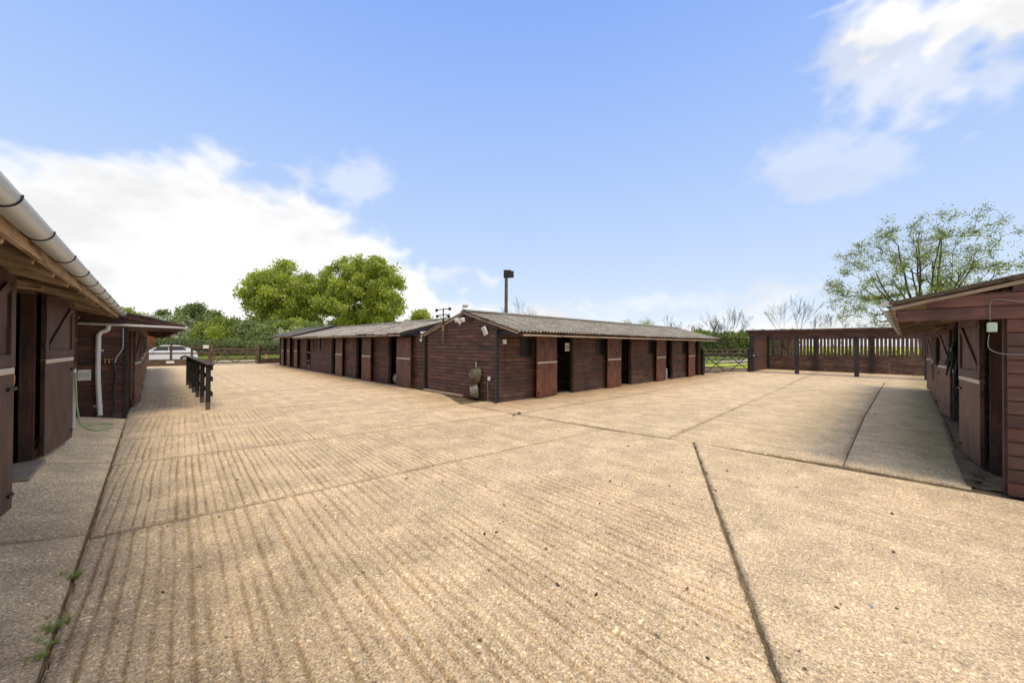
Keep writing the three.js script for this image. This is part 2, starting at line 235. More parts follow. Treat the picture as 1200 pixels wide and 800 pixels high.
// lower bay, the two ribbed bays above it, then the bays up the left yard
slab([[-0.4, -4.9], [6.62, -4.2], [6.89, -2.59], [-0.4, 0.81]], { rib: 0.014, pitch: 0.09, cell: 0.06, seed: 1, gap: 0.006 });
slab([[-0.4, -7.6], [6.42, -6.7], [6.62, -4.2], [-0.4, -4.9]], { rib: 0.012, pitch: 0.078, cell: 0.09, seed: 2, gap: 0.009 });
slab([[-0.4, -9.4], [6.36, -8.75], [6.42, -6.7], [-0.4, -7.6]], { rib: 0.010, pitch: 0.08, cell: 0.11, seed: 3, gap: 0.008, tint: 1.03 });
slab([[-0.42, -11.95], [7.2, -10.9], [6.36, -8.75], [-0.4, -9.4]], { rib: 0.008, pitch: 0.1, cell: 0.14, seed: 4, gap: 0.008 });
slab([[-0.44, -16.2], [7.25, -15.6], [7.2, -10.9], [-0.42, -11.95]], { rib: 0.005, pitch: 0.11, cell: 0.18, seed: 5, gap: 0.01, tint: 1.02 });
slab([[-0.44, -21], [7.28, -20.6], [7.25, -15.6], [-0.44, -16.2]], { cell: 0.25, seed: 6, tint: 1.06 });
slab([[-0.44, -26], [7.28, -25.7], [7.28, -20.6], [-0.44, -21]], { cell: 0.25, seed: 7, tint: 1.02 });
slab([[-0.44, -31.2], [7.28, -31], [7.28, -25.7], [-0.44, -26]], { cell: 0.25, seed: 8, tint: 1.07 });
slab([[-0.44, -37], [8.6, -37], [7.28, -31], [-0.44, -31.2]], { cell: 0.25, seed: 9, tint: 1.1 });
// right hand bays
slab([[6.46, -6.62], [12.5, -6.45], [12.4, -3.25], [6.86, -3.02]], { cell: 0.12, seed: 10, gap: 0.01, tint: 1.04 });
slab([[12.5, -6.45], [18.8, -6.5], [18.6, -3.5], [12.4, -3.25]], { cell: 0.2, seed: 11, gap: 0.01, tint: 1.06 });
slab([[18.8, -6.5], [25.6, -6.55], [25.4, -3.85], [18.6, -3.5]], { cell: 0.25, seed: 12, tint: 1.06 });
slab([[25.6, -8.2], [32.9, -8.2], [32.9, -4.1], [25.4, -3.85]], { cell: 0.25, seed: 13, tint: 1.05 });
slab([[6.38, -8.75], [14.5, -8.7], [14.5, -6.46], [6.46, -6.62]], { cell: 0.12, seed: 14, gap: 0.01, tint: 0.98 });
slab([[14.5, -8.7], [25.6, -8.7], [25.6, -6.55], [14.5, -6.46]], { cell: 0.25, seed: 15, tint: 1.0 });
slab([[6.87, -3.02], [12.4, -3.25], [12.6, -0.7], [7.16, -0.62]], { cell: 0.1, seed: 16, gap: 0.006 });
slab([[12.4, -3.25], [18.6, -3.5], [18.6, -0.7], [12.6, -0.7]], { cell: 0.18, seed: 17, gap: 0.008 });
slab([[18.6, -3.5], [25.4, -3.85], [25.4, -0.7], [18.6, -0.7]], { cell: 0.25, seed: 18 });
slab([[25.4, -3.85], [32.9, -4.1], [32.9, 4.5], [25.4, 4.5]], { cell: 0.25, seed: 19 });
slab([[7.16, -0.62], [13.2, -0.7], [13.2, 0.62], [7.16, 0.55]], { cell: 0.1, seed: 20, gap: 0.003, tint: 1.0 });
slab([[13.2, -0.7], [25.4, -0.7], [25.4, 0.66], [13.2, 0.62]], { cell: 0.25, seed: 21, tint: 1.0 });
slab([[-0.4, 0.825], [6.9, -2.58], [7.14, 6], [-0.4, 6]], { rib: 0.004, pitch: 0.12, cell: 0.07, seed: 22, gap: 0.006, tint: 0.98 });
slab([[-0.4, 6], [7.14, 6], [7.14, 14], [-0.4, 14]], { cell: 0.4, seed: 23 });
{ const g = new THREE.PlaneGeometry(9.2, 0.06, 400, 5).rotateX(-Math.PI / 2), q = g.attributes.position; for (let i = 0; i < q.count; i++) q.setY(i, (fbm2(q.getX(i) * 18, q.getZ(i) * 30, 3, 91) - 0.5) * 0.02 - 0.004); g.computeVertexNormals(); g.rotateY(-Math.atan2(3.4, -7.3)).translate(3.0, -0.004, -0.76); const o = fin(new THREE.Mesh(g, M.dirt)); o.name = 'joint_dirt'; const u = g.attributes.uv; for (let i = 0; i < u.count; i++) u.setXY(i, q.getX(i), q.getZ(i)); yard.add(o); }
// smooth apron that rises to the left stables
const apron = struct('concrete_apron', new THREE.Group());
for (const [z0, z1, s] of [[14, -0.2, 31], [-0.2, -3.25, 32], [-3.25, -5.0, 33], [-5.0, -7.75, 34], [-7.75, -12.02, 35]]) slab([[-1.14, z1 + 0.06], [-0.405, z1], [-0.405, z0], [-1.14, z0 + 0.06]], { cell: 0.07, seed: s, gap: 0.003, y: 0.16, y2: 0.006, tint: z1 < -7 ? 1.26 : 1.28, uneven: 0.7, warm: 0.93, name: 'apron_slab' }, apron);

// ------------------------------------------------------------------ parts of stable rows
const plankCache = new Map();
function plankGeo(len, h, v) {
  const key = len.toFixed(2) + '|' + h.toFixed(3) + '|' + v;
  if (!plankCache.has(key)) plankCache.set(key, prism([[0, 0], [0, 0.013], [0.006, 0.027], [h - 0.016, 0.023], [h - 0.012, 0.009], [h, 0.008], [h, 0]], len, 'x', v * 0.43));
  return plankCache.get(key);
}
function plankRow(parent, x0, x1, y0, y1, h, place, shade = 0) {   // horizontal boards from x0 to x1; place(mesh, x, y)
  for (let y = y0; y < y1 - 0.02; y += h) {
    const hh = Math.min(h, y1 - y); if (hh < 0.05) break;
    const cut = R1() < 0.3 && x1 - x0 > 2.2 ? lerp(x0, x1, 0.3 + R1() * 0.4) : null;
    for (const [a, b] of cut ? [[x0, cut - 0.003], [cut + 0.003, x1]] : [[x0, x1]]) {
      const o = fin(new THREE.Mesh(plankGeo(Math.round((b - a) * 50) / 50, hh, Math.floor(R1() * 4)), y < y0 + 0.3 && y0 < 0.3 && R1() < 0.65 ? DUSTY[Math.floor(R1() * 3)] : PLANKS[Math.floor(R1() * PLANKS.length)])); o.name = 'plank'; place(o, a, y); parent.add(o);
    }
  }
}
function corrugated(w, len, y0 = 0) {   // one roofing sheet: x across, z down the slope from 0 to len, with thickness
  const P = 0.146, n = Math.round(w / P * 8), pos = [], uv = [], idx = [], nz = 3;
  for (const s of [0, 1]) for (let j = 0; j <= nz; j++) for (let i = 0; i <= n; i++) { const x = i / n * w; pos.push(x, 0.024 * Math.cos(x / P * 2 * Math.PI) - s * 0.008, j / nz * len); uv.push(x, j / nz * len); }
  const W = n + 1, O = W * (nz + 1);
  for (let j = 0; j < nz; j++) for (let i = 0; i < n; i++) { const a = j * W + i; idx.push(a, a + W, a + 1, a + 1, a + W, a + W + 1); const b = a + O; idx.push(b, b + 1, b + W, b + 1, b + W + 1, b + W); }
  for (let i = 0; i < n; i++) { const a = nz * W + i; idx.push(a, a + O, a + 1, a + 1, a + O, a + O + 1); const t = i; idx.push(t, t + 1, t + O, t + 1, t + 1 + O, t + O); }
  for (let j = 0; j < nz; j++) for (const c of [0, n]) { const a = j * W + c; idx.push(a, a + O, a + W, a + W, a + O, a + W + O); }
  const g = new THREE.BufferGeometry(); g.setAttribute('position', new THREE.Float32BufferAttribute(pos, 3)); g.setAttribute('uv', new THREE.Float32BufferAttribute(uv, 2)); g.setIndex(idx); g.computeVertexNormals(); return g;
}
function slope(parent, x0, x1, zR, yR, zE, yE, m, jit = 0.012) {   // a roof slope of separate sheets
  const len = Math.hypot(zE - zR, yE - yR), ang = Math.atan2(yR - yE, Math.abs(zE - zR)), sw = 0.146 * 7, n = Math.max(1, Math.round((x1 - x0) / sw)), w = (x1 - x0) / n, s = Math.sign(zE - zR);
  const geos = [0, 0.6, 1.3].map((o) => { const g = corrugated(sw, len); const u = g.attributes.uv; for (let i = 0; i < u.count; i++) u.setX(i, u.getX(i) + o); return g; });
  for (let i = 0; i < n; i++) {
    const o = fin(new THREE.Mesh(geos[i % 3], m)); o.name = 'roof_sheet'; o.scale.set(w / sw, 1, s);
    o.position.set(x0 + i * w, yR + (R1() - 0.5) * jit, zR + s * (R1() - 0.5) * jit * 2); o.rotation.x = s * ang + (R1() - 0.5) * 0.004; parent.add(o);
  }
}
// a stable door swung open: hinge at the origin, lying along dir * x, front to +z
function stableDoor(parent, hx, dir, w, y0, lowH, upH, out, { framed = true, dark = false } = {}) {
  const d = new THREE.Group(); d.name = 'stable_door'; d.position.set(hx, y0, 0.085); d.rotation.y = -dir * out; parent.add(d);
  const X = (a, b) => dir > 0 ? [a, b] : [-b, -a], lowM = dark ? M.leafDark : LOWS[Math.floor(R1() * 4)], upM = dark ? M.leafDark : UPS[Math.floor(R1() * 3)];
  mesh('lower_leaf', box(...X(0.02, w), 0, lowH, 0, 0.045, 'y', 0.008), lowM, d);
  mesh('chew_strip', box(...X(0.03, w - 0.015), lowH - 0.05, lowH + 0.006, -0.004, 0.051, 'x', 0.004), M.strip, d);
  const u0 = lowH + 0.016, u1 = lowH + upH;
  mesh('upper_leaf', box(...X(0.02, w), u0, u1, 0.004, 0.028, 'y'), upM, d);
  if (framed) {
    mesh('frame', [box(...X(0.02, 0.12), u0, u1, 0.028, 0.05, 'y'), box(...X(w - 0.1, w), u0, u1, 0.028, 0.05, 'y'), box(...X(0.12, w - 0.1), u0, u0 + 0.11, 0.028, 0.052, 'x'), box(...X(0.12, w - 0.1), u1 - 0.1, u1, 0.028, 0.052, 'x')], upM, d);
    const a = X(0.15, w - 0.13); mesh('brace', beam([dir > 0 ? a[0] : a[1], u0 + 0.13, 0.04], [dir > 0 ? a[1] : a[0], u1 - 0.12, 0.04], 0.022, 0.085), upM, d);
  }
  for (const yy of [0.22, lowH - 0.22, u0 + 0.14, u1 - 0.14]) mesh('hinge', box(...X(-0.05, 0.03), yy, yy + 0.05, 0.046, 0.054, 'x'), M.iron, d);
  mesh('bolt', [box(...X(w - 0.16, w + 0.015), lowH - 0.2, lowH - 0.17, 0.046, 0.062, 'x'), box(...X(w - 0.12, w - 0.02), 0.12, 0.145, 0.046, 0.06, 'x')], M.iron, d);
  return d;
}
function stableRow(o) {
  const b = thing('stable_building', o.label, 'stable', [o.pos[0], 0, o.pos[1]], o.turn);
  const { L, zR, yR, zE, yE, zB } = o, s = (yR - yE) / (zE - zR), top = yR - s * (0 - zR) - 0.12, base = o.base ?? 0.01, ph = o.plank ?? 0.142, yb = yR - s * (zR - zB);
  // front: bays of boards between the openings
  const ops = o.openings.slice().sort((p, q) => p.a - q.a), bays = []; let x = o.x0 ?? 0;
  for (const p of ops) { if (p.a > x + 0.02) bays.push([x, p.a]); x = p.b; } if (x < L - 0.02) bays.push([x, L]);
  for (const [a, c] of bays) {
    const wall = mesh('wall', box(a, c, base, top, -0.05, -0.004, 'x'), M.lining, b);
    const wins = (o.windows ?? []).filter((w) => w.a >= a - 0.01 && w.b <= c + 0.01);
    const put = (m, px, py) => m.position.set(px, py, 0);
    if (!wins.length) plankRow(wall, a + 0.01, c - 0.01, base, top, ph, put);
    else {
      let l = a + 0.01; const w = wins[0];
      plankRow(wall, a + 0.01, c - 0.01, base, w.y0, ph, put);
      for (const q of wins) { if (q.a > l + 0.05) plankRow(wall, l, q.a, w.y0, w.y1, ph, put); l = q.b; }
      if (c - 0.01 > l + 0.05) plankRow(wall, l, c - 0.01, w.y0, w.y1, ph, put);
      if (top > w.y1 + 0.05) plankRow(wall, a + 0.01, c - 0.01, w.y1, top, ph, put);
      for (const q of wins) {
        const wi = new THREE.Group(); wi.name = 'window'; b.add(wi);
        mesh('frame', [box(q.a, q.a + 0.045, q.y0, q.y1, 0, 0.045, 'y'), box(q.b - 0.045, q.b, q.y0, q.y1, 0, 0.045, 'y'), box(q.a + 0.045, q.b - 0.045, q.y0, q.y0 + 0.045, 0, 0.043, 'x'), box(q.a + 0.045, q.b - 0.045, q.y1 - 0.045, q.y1, 0, 0.043, 'x')], M.black, wi);
        mesh('dark_pane', box(q.a + 0.045, q.b - 0.045, q.y0 + 0.045, q.y1 - 0.045, 0, 0.006), mat(lin(0.012, 0.013, 0.014), 0.3), wi);
        mesh('bar', [0, 1, 2, 3, 4].map((k) => box(q.a + 0.05, q.b - 0.05, q.y0 + 0.1 + k * (q.y1 - q.y0 - 0.1) / 5, q.y0 + 0.118 + k * (q.y1 - q.y0 - 0.1) / 5, 0.01, 0.025)), M.blackPost, wi);
      }
    }
  }
  for (const p of ops) {
    mesh('door_frame', [box(p.a - 0.07, p.a + 0.03, base, top, -0.07, 0.05, 'y'), box(p.b - 0.03, p.b + 0.07, base, top, -0.072, 0.048, 'y'), box(p.a + 0.03, p.b - 0.03, top - 0.1, top, -0.07, 0.046, 'x')], p.pale ? M.frame : M.frame, b);
    if (p.door) stableDoor(b, p.door > 0 ? p.b + 0.03 : p.a - 0.03, p.door, p.w ?? 1.15, (p.y0 ?? base) + 0.03, p.low ?? 1.12, p.up ?? 0.8, p.out ?? 0.14, p);
    if (p.shut) { // closed lower half of bars
      mesh('half_door', [box(p.a + 0.03, p.b - 0.03, base, base + 0.35, -0.03, 0.02, 'x'), box(p.a + 0.03, p.b - 0.03, base + 0.5, base + 0.62, -0.03, 0.02, 'x'), box(p.a + 0.03, p.b - 0.03, base + 1.05, base + 1.16, -0.03, 0.022, 'x')], M.leaf, b);
    }
    for (const c of [p.a, p.b]) if (!o.noBeam && c === p.b && c < L - 0.6) mesh('beam_end', p.door > 0 ? box(p.a - 0.45, p.a - 0.35, top - 0.15, top + 0.01, 0.03, 0.30, 'z', 0.006) : box(c + 0.30, c + 0.40, top - 0.15, top + 0.01, 0.03, 0.30, 'z', 0.006), M.pale, b);
  }
  // inside: back wall, partitions, ends
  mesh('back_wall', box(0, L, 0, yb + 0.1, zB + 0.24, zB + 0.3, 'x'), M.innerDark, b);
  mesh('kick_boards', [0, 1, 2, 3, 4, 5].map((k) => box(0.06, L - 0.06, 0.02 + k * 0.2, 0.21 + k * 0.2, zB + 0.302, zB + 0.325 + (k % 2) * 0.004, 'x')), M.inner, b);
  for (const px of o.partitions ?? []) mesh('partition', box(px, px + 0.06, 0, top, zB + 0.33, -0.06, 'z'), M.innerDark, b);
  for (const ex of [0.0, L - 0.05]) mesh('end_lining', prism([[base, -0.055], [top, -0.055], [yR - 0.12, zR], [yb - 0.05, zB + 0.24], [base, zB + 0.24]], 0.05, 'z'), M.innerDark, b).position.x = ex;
  // gable ends
  for (const g of o.gables ?? []) {
    const X = g.end ? L + 0.004 : -0.004, wall = mesh('gable_wall', box(g.end ? L + 0.001 : -0.003, g.end ? L + 0.003 : -0.001, base + 0.01, base + 0.5, zB + 0.4, -0.1), M.lining, b), h = g.plank ?? ph;
    for (let y = g.from ?? base; y < yR - 0.1; y += h) {
      const yt = y + h, zf = yt < (g.over ?? 0) ? 0.03 : !g.over ? Math.min(0.03, zR + (yR - 0.03 - yt) / s) : Math.min(zE - 0.03, zR + (yR - 0.03 - yt) / s + 0.12), zb = Math.max(zB + 0.2, zR - (yR - 0.03 - yt) / s - 0.12); if (zf - zb < 0.3) break;
      const joints = [zb]; if (zf - zb > 2.4) joints.push(lerp(zb, zf, 0.3 + R1() * 0.4)); joints.push(zf);
      for (let q = 0; q < joints.length - 1; q++) {
        const a = joints[q] + (q ? 0.003 : 0), c = joints[q + 1] - 0.003, m = fin(new THREE.Mesh(plankGeo(Math.round((c - a) * 50) / 50, h, Math.floor(R1() * 4)), g.mat ?? PLANKS[Math.floor(R1() * PLANKS.length)])); m.name = 'plank';
        m.rotation.y = g.end ? Math.PI / 2 : -Math.PI / 2; m.position.set(X, y, g.end ? c : a); wall.add(m);
      }
    }
    if (g.over) mesh('soffit_board', [box(g.end ? L - 0.02 : 0.0, g.end ? L + 0.035 : 0.02, 0, 0.03, 0, 0.01)].map((q) => q), M.black, null);
    const vx = g.end ? L + (g.verge ?? 0.06) : -(g.verge ?? 0.06), t = 0.03 * (g.end ? 1 : -1);
    const fx = (a) => a; mesh('barge_board', [beam([vx - t / 2, yR - 0.075, zR + 0.01], [vx - t / 2, yE - 0.075, zE + 0.02], 0.025, g.bargeH ?? 0.1), beam([vx - t / 2 + 0.001, yR - 0.077, zR - 0.01], [vx - t / 2 + 0.001, yb - 0.077, zB - 0.02], 0.025, g.bargeH ?? 0.1)], g.barge ?? M.barge, b);
    if (g.corner) mesh('corner_post', box(g.end ? L - 0.02 : -0.055, g.end ? L + 0.055 : 0.02, base, top, -0.01, 0.055, 'y', 0.006), g.corner, b);
  }
  // roof
  const roof = new THREE.Group(); roof.name = 'roof'; b.add(roof); const va = o.verge?.[0] ?? 0.08, vb = o.verge?.[1] ?? 0.08;
  slope(roof, -va, L + vb, zR, yR, zE + 0.05, yE - s * 0.05, o.roof ?? M.roof, o.jit); slope(roof, -va, L + vb, zR, yR - 0.012, zB - 0.05, yb, o.roof ?? M.roof, o.jit);
  for (let q = -va; q < L + vb - 0.05; q += 1.2) { const e = Math.min(q + 1.22, L + vb); mesh('ridge_cap', [beam([q, yR + 0.02, zR + 0.10], [e, yR + 0.02, zR + 0.10], 0.24, 0.014, 0, Math.atan(s)), beam([q, yR + 0.02, zR - 0.10], [e, yR + 0.02, zR - 0.10], 0.24, 0.0141, 0, -Math.atan(s))], o.roof ?? M.roof, roof); }
  // timber under the eaves
  const rs = o.rafter ?? 0.9, dy = 0.035; for (let q = 0.1; q < L; q += rs) mesh('rafter', beam([q, yR - dy - 0.07, zR + 0.02], [q, yE - dy - 0.07, zE - 0.02], 0.045, 0.1), o.rafterMat ?? M.paleDull, b);
  for (const t of o.purlins ?? [0.55]) mesh('purlin', box(0, L, lerp(yR, yE, t) - 0.095, lerp(yR, yE, t) - 0.034, lerp(zR, zE, t) - 0.03, lerp(zR, zE, t) + 0.03, 'x'), M.paleDull, b);
  if (o.fascia) mesh('fascia', box(o.fascia.from ?? 0, L - (o.fascia.cut ?? 0), yE - (o.fascia.drop ?? 0.12), yE - (o.fascia.drop ?? 0.12) + (o.fascia.h ?? 0.075), zE - 0.02, zE + 0.01, 'x', 0.004), o.fascia.mat ?? M.pale, b);
  if (o.gutter) {
    const r = 0.06, gx0 = o.gutter.from ?? 0, gx1 = L + (o.gutter.to ?? 0), prof = []; for (let k = 0; k <= 14; k++) { const a = Math.PI * k / 14; prof.push([-r * Math.sin(a), -r * Math.cos(a)]); } for (let k = 14; k >= 0; k--) { const a = Math.PI * k / 14; prof.push([-(r - 0.004) * Math.sin(a), -(r - 0.004) * Math.cos(a)]); }
    const zc = zE + 0.075, yc = yE - 0.035; for (let q = gx0; q < gx1 - 0.1; q += 4) { const e = Math.min(q + 4, gx1), g = mesh('gutter', prism(prof, e - q - 0.004, 'x'), M.gutter, b); g.position.set(q, yc, zc); }
    for (let q = gx0 + 0.35; q < gx1; q += o.gutter.step ?? 0.95) mesh('gutter_bracket', muv(new THREE.TorusGeometry(r + 0.003, 0.0045, 5, 14, Math.PI).rotateZ(Math.PI).rotateY(Math.PI / 2).translate(q + (R1() - 0.5) * 0.2, yc, zc), 'x'), M.bracket, b);
    if (o.gutter.cap) mesh('gutter_stop_end', muv(new THREE.CylinderGeometry(r + 0.003, r + 0.003, 0.012, 16, 1, false, -Math.PI / 2, Math.PI).rotateX(Math.PI / 2).rotateY(Math.PI / 2).rotateX(Math.PI).translate(o.gutter.cap === 2 ? gx1 : gx0, yc, zc)), M.plasticGrey, b);
  }
  return b;
}
const HP = Math.PI / 2;
// right wing of the middle block: gable toward the camera's left, doors facing the yard
const rightWing = stableRow({
  label: 'brown timber stable row in the middle whose gable end carries lamps and buckets', pos: [7.3, -8.25], turn: 0, L: 15.6, zR: -1.52, yR: 2.76, zE: 0.9, yE: 2.09, zB: -4.0, plank: 0.118,
  openings: [[2.62, 3.57], [6.75, 7.7], [10.95, 11.85], [14.65, 15.4]].map(([a, b], i) => ({ a, b, door: -1, w: [1.14, 1.16, 1.18, 1.1][i], out: [0.1, 0.07, 0.07, 0.07][i], framed: i > 0, y0: 0.0 })),
  windows: [[0.9, 1.45], [5.05, 5.62], [9.3, 9.8], [13.1, 13.55]].map(([a, b]) => ({ a, b, y0: 1.3, y1: 1.92 })), partitions: [4.2, 8.2, 12.3],
  gables: [{ end: 0, over: 2.2, corner: M.black, barge: M.paleDull, bargeH: 0.05, verge: 0.09 }, { end: 1, corner: M.frame }], verge: [0.1, 0.4], roof: M.roof, fascia: { drop: 0.15, from: 0.15, h: 0.05 }, rafter: 1.2, rafterMat: M.frame,
});
// left wing: doors face the left yard
const LW = 22.7, far = -34.2;
const lz = (z) => z - far;   // world z to local x of the wing (its origin at the far end)
const LF = -27.4, lenNear = -12.85 - LF;
stableRow({
  label: 'long brown stable row with a pale lichened roof running back from the middle gable', pos: [7.3, LF], turn: -HP, L: lenNear, zR: -1.9, yR: 2.78, zE: 0.72, yE: 2.1, zB: -4.6, plank: 0.13,
  openings: [[-15.2, -14.35], [-18.7, -17.85], [-22.2, -21.4]].map(([p, q], i) => ({ a: p - LF, b: q - LF, door: 1, w: [1.32, 1.2, 1.2][i], out: [0.07, 0.07, 0.06][i], framed: false, y0: 0 })).concat([{ a: -26.95 - LF, b: -26.1 - LF, shut: true }]),
  windows: [[-25.6, -24.95], [-24.25, -23.45]].map(([p, q]) => ({ a: p - LF, b: q - LF, y0: 1.25, y1: 2.06 })), partitions: [3.6, 7.2, 10.9],
  gables: [{ end: 1, from: 2.02, over: 2.05, mat: M.black, barge: M.black }], verge: [0.0, 0.06], roof: M.roofPale, jit: 0.05, fascia: { drop: 0.11, h: 0.05, mat: M.paleDull }, rafter: 1.2, rafterMat: M.frame,
});
stableRow({
  label: 'far end stable row with a smooth dark grey roof nearest the wooden yard gate', pos: [7.3, far], turn: -HP, L: LF - far - 0.05, zR: -1.9, yR: 2.93, zE: 0.76, yE: 2.2, zB: -4.6, plank: 0.13,
  openings: [[-30.35, -29.6], [-32.1, -31.5], [-34.0, -33.3]].map(([p, q], i) => ({ a: p - far, b: q - far, door: 1, w: [1.1, 1.1, 1.12][i], out: 0.08, framed: true, y0: 0.03, up: 0.9 })),
  partitions: [2.4, 4.6], gables: [{ end: 1, from: 2.1, over: 2.0, mat: M.black, barge: M.black }], verge: [0.5, 0.1], roof: M.roofDark, fascia: { drop: 0.11, h: 0.05, mat: M.paleDull }, rafter: 1.2, rafterMat: M.frame,
});
// wall between the middle gable and the left wing's first bay
{
  const w = mesh('wall', box(-12.85 - LF, -12.22 - LF, 0.01, 2.05, -0.05, -0.004, 'x'), M.lining, null); rightWing.add(w); w.position.set(0, 0, 0);
  w.geometry.rotateY(-HP); w.position.set(0, 0, LF + 8.25); plankRow(w, -12.85 - LF, -12.26 - LF, 0.01, 2.05, 0.13, (m, px, py) => { m.rotation.y = -HP; m.position.set(0, py, px); });
  mesh('corner_post', box(-0.06, 0.0, 0.01, 2.12, -4.02, -3.95, 'y', 0.006), M.black, rightWing);
}
// left stables beside the camera
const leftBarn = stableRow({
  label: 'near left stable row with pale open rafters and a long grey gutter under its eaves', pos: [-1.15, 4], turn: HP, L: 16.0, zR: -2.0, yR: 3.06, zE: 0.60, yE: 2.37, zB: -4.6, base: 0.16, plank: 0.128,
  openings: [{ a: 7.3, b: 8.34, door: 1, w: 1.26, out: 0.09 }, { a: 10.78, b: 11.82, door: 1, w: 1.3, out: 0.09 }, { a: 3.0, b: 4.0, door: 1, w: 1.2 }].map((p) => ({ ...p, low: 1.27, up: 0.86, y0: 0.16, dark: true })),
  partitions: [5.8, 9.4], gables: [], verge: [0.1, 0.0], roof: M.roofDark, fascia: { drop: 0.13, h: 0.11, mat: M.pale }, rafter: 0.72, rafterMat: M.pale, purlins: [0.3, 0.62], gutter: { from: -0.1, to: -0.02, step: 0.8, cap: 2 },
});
for (const p of [leftBarn]) { mesh('sill', box(10.81, 11.79, 0.0, 0.17, -0.3, 0.16, 'x', 0.01), M.footing, p); mesh('sill', box(7.33, 8.31, 0.0, 0.17, -0.3, 0.16, 'x', 0.01), M.footing, p); }
// second left row, its gable wall facing the camera
const leftRow2 = stableRow({
  label: 'second left stable row whose boarded gable carries a white downpipe and a notice', pos: [-0.45, -12.1], turn: HP, L: 21.4, zR: -2.6, yR: 3.02, zE: 0.98, yE: 2.11, zB: -5.6, plank: 0.15,
  openings: [0.75, 4.5, 8.2, 12, 15.8].map((a, i) => ({ a, b: a + 1.0, door: 1, w: 1.12, out: 0.09, y0: 0.02, up: 0.84 })),
  partitions: [3, 6.7, 10.5], gables: [{ end: 0, over: 2.06, corner: M.black, verge: 0.08 }], verge: [0.12, 0.1], roof: M.roofDark, fascia: { drop: 0.1, h: 0.06, mat: M.barge }, rafter: 1.0, rafterMat: M.frame,
});
// right stables
const rightRow = stableRow({
  label: 'right hand red brown stable row with a gutter and head collars hung by its doors', pos: [22, 0.83], turn: Math.PI, L: 14.9, zR: -2.1, yR: 2.98, zE: 0.94, yE: 2.27, zB: -5.0, plank: 0.155,
  openings: [{ a: 13.85, b: 14.8, out: 0.1 }, { a: 8.75, b: 9.72, out: 0.12 }, { a: 4.9, b: 5.85, out: 0.12 }, { a: 1.2, b: 2.1, out: 0.12 }].map((p) => ({ ...p, door: -1, w: 1.16, low: 1.18, up: 0.86, y0: 0.03 })),
  partitions: [3.4, 7, 11.4], gables: [{ end: 1, over: 2.14, verge: 0.05, barge: M.paleDull, bargeH: 0.04 }], verge: [0.1, 0.08], roof: M.roofDark, fascia: { drop: 0.14, h: 0.12, mat: M.paleDull }, rafter: 0.85, rafterMat: M.paleDull, purlins: [0.35, 0.68], gutter: { from: 0, to: 0.03, step: 0.9, cap: 2 },
});
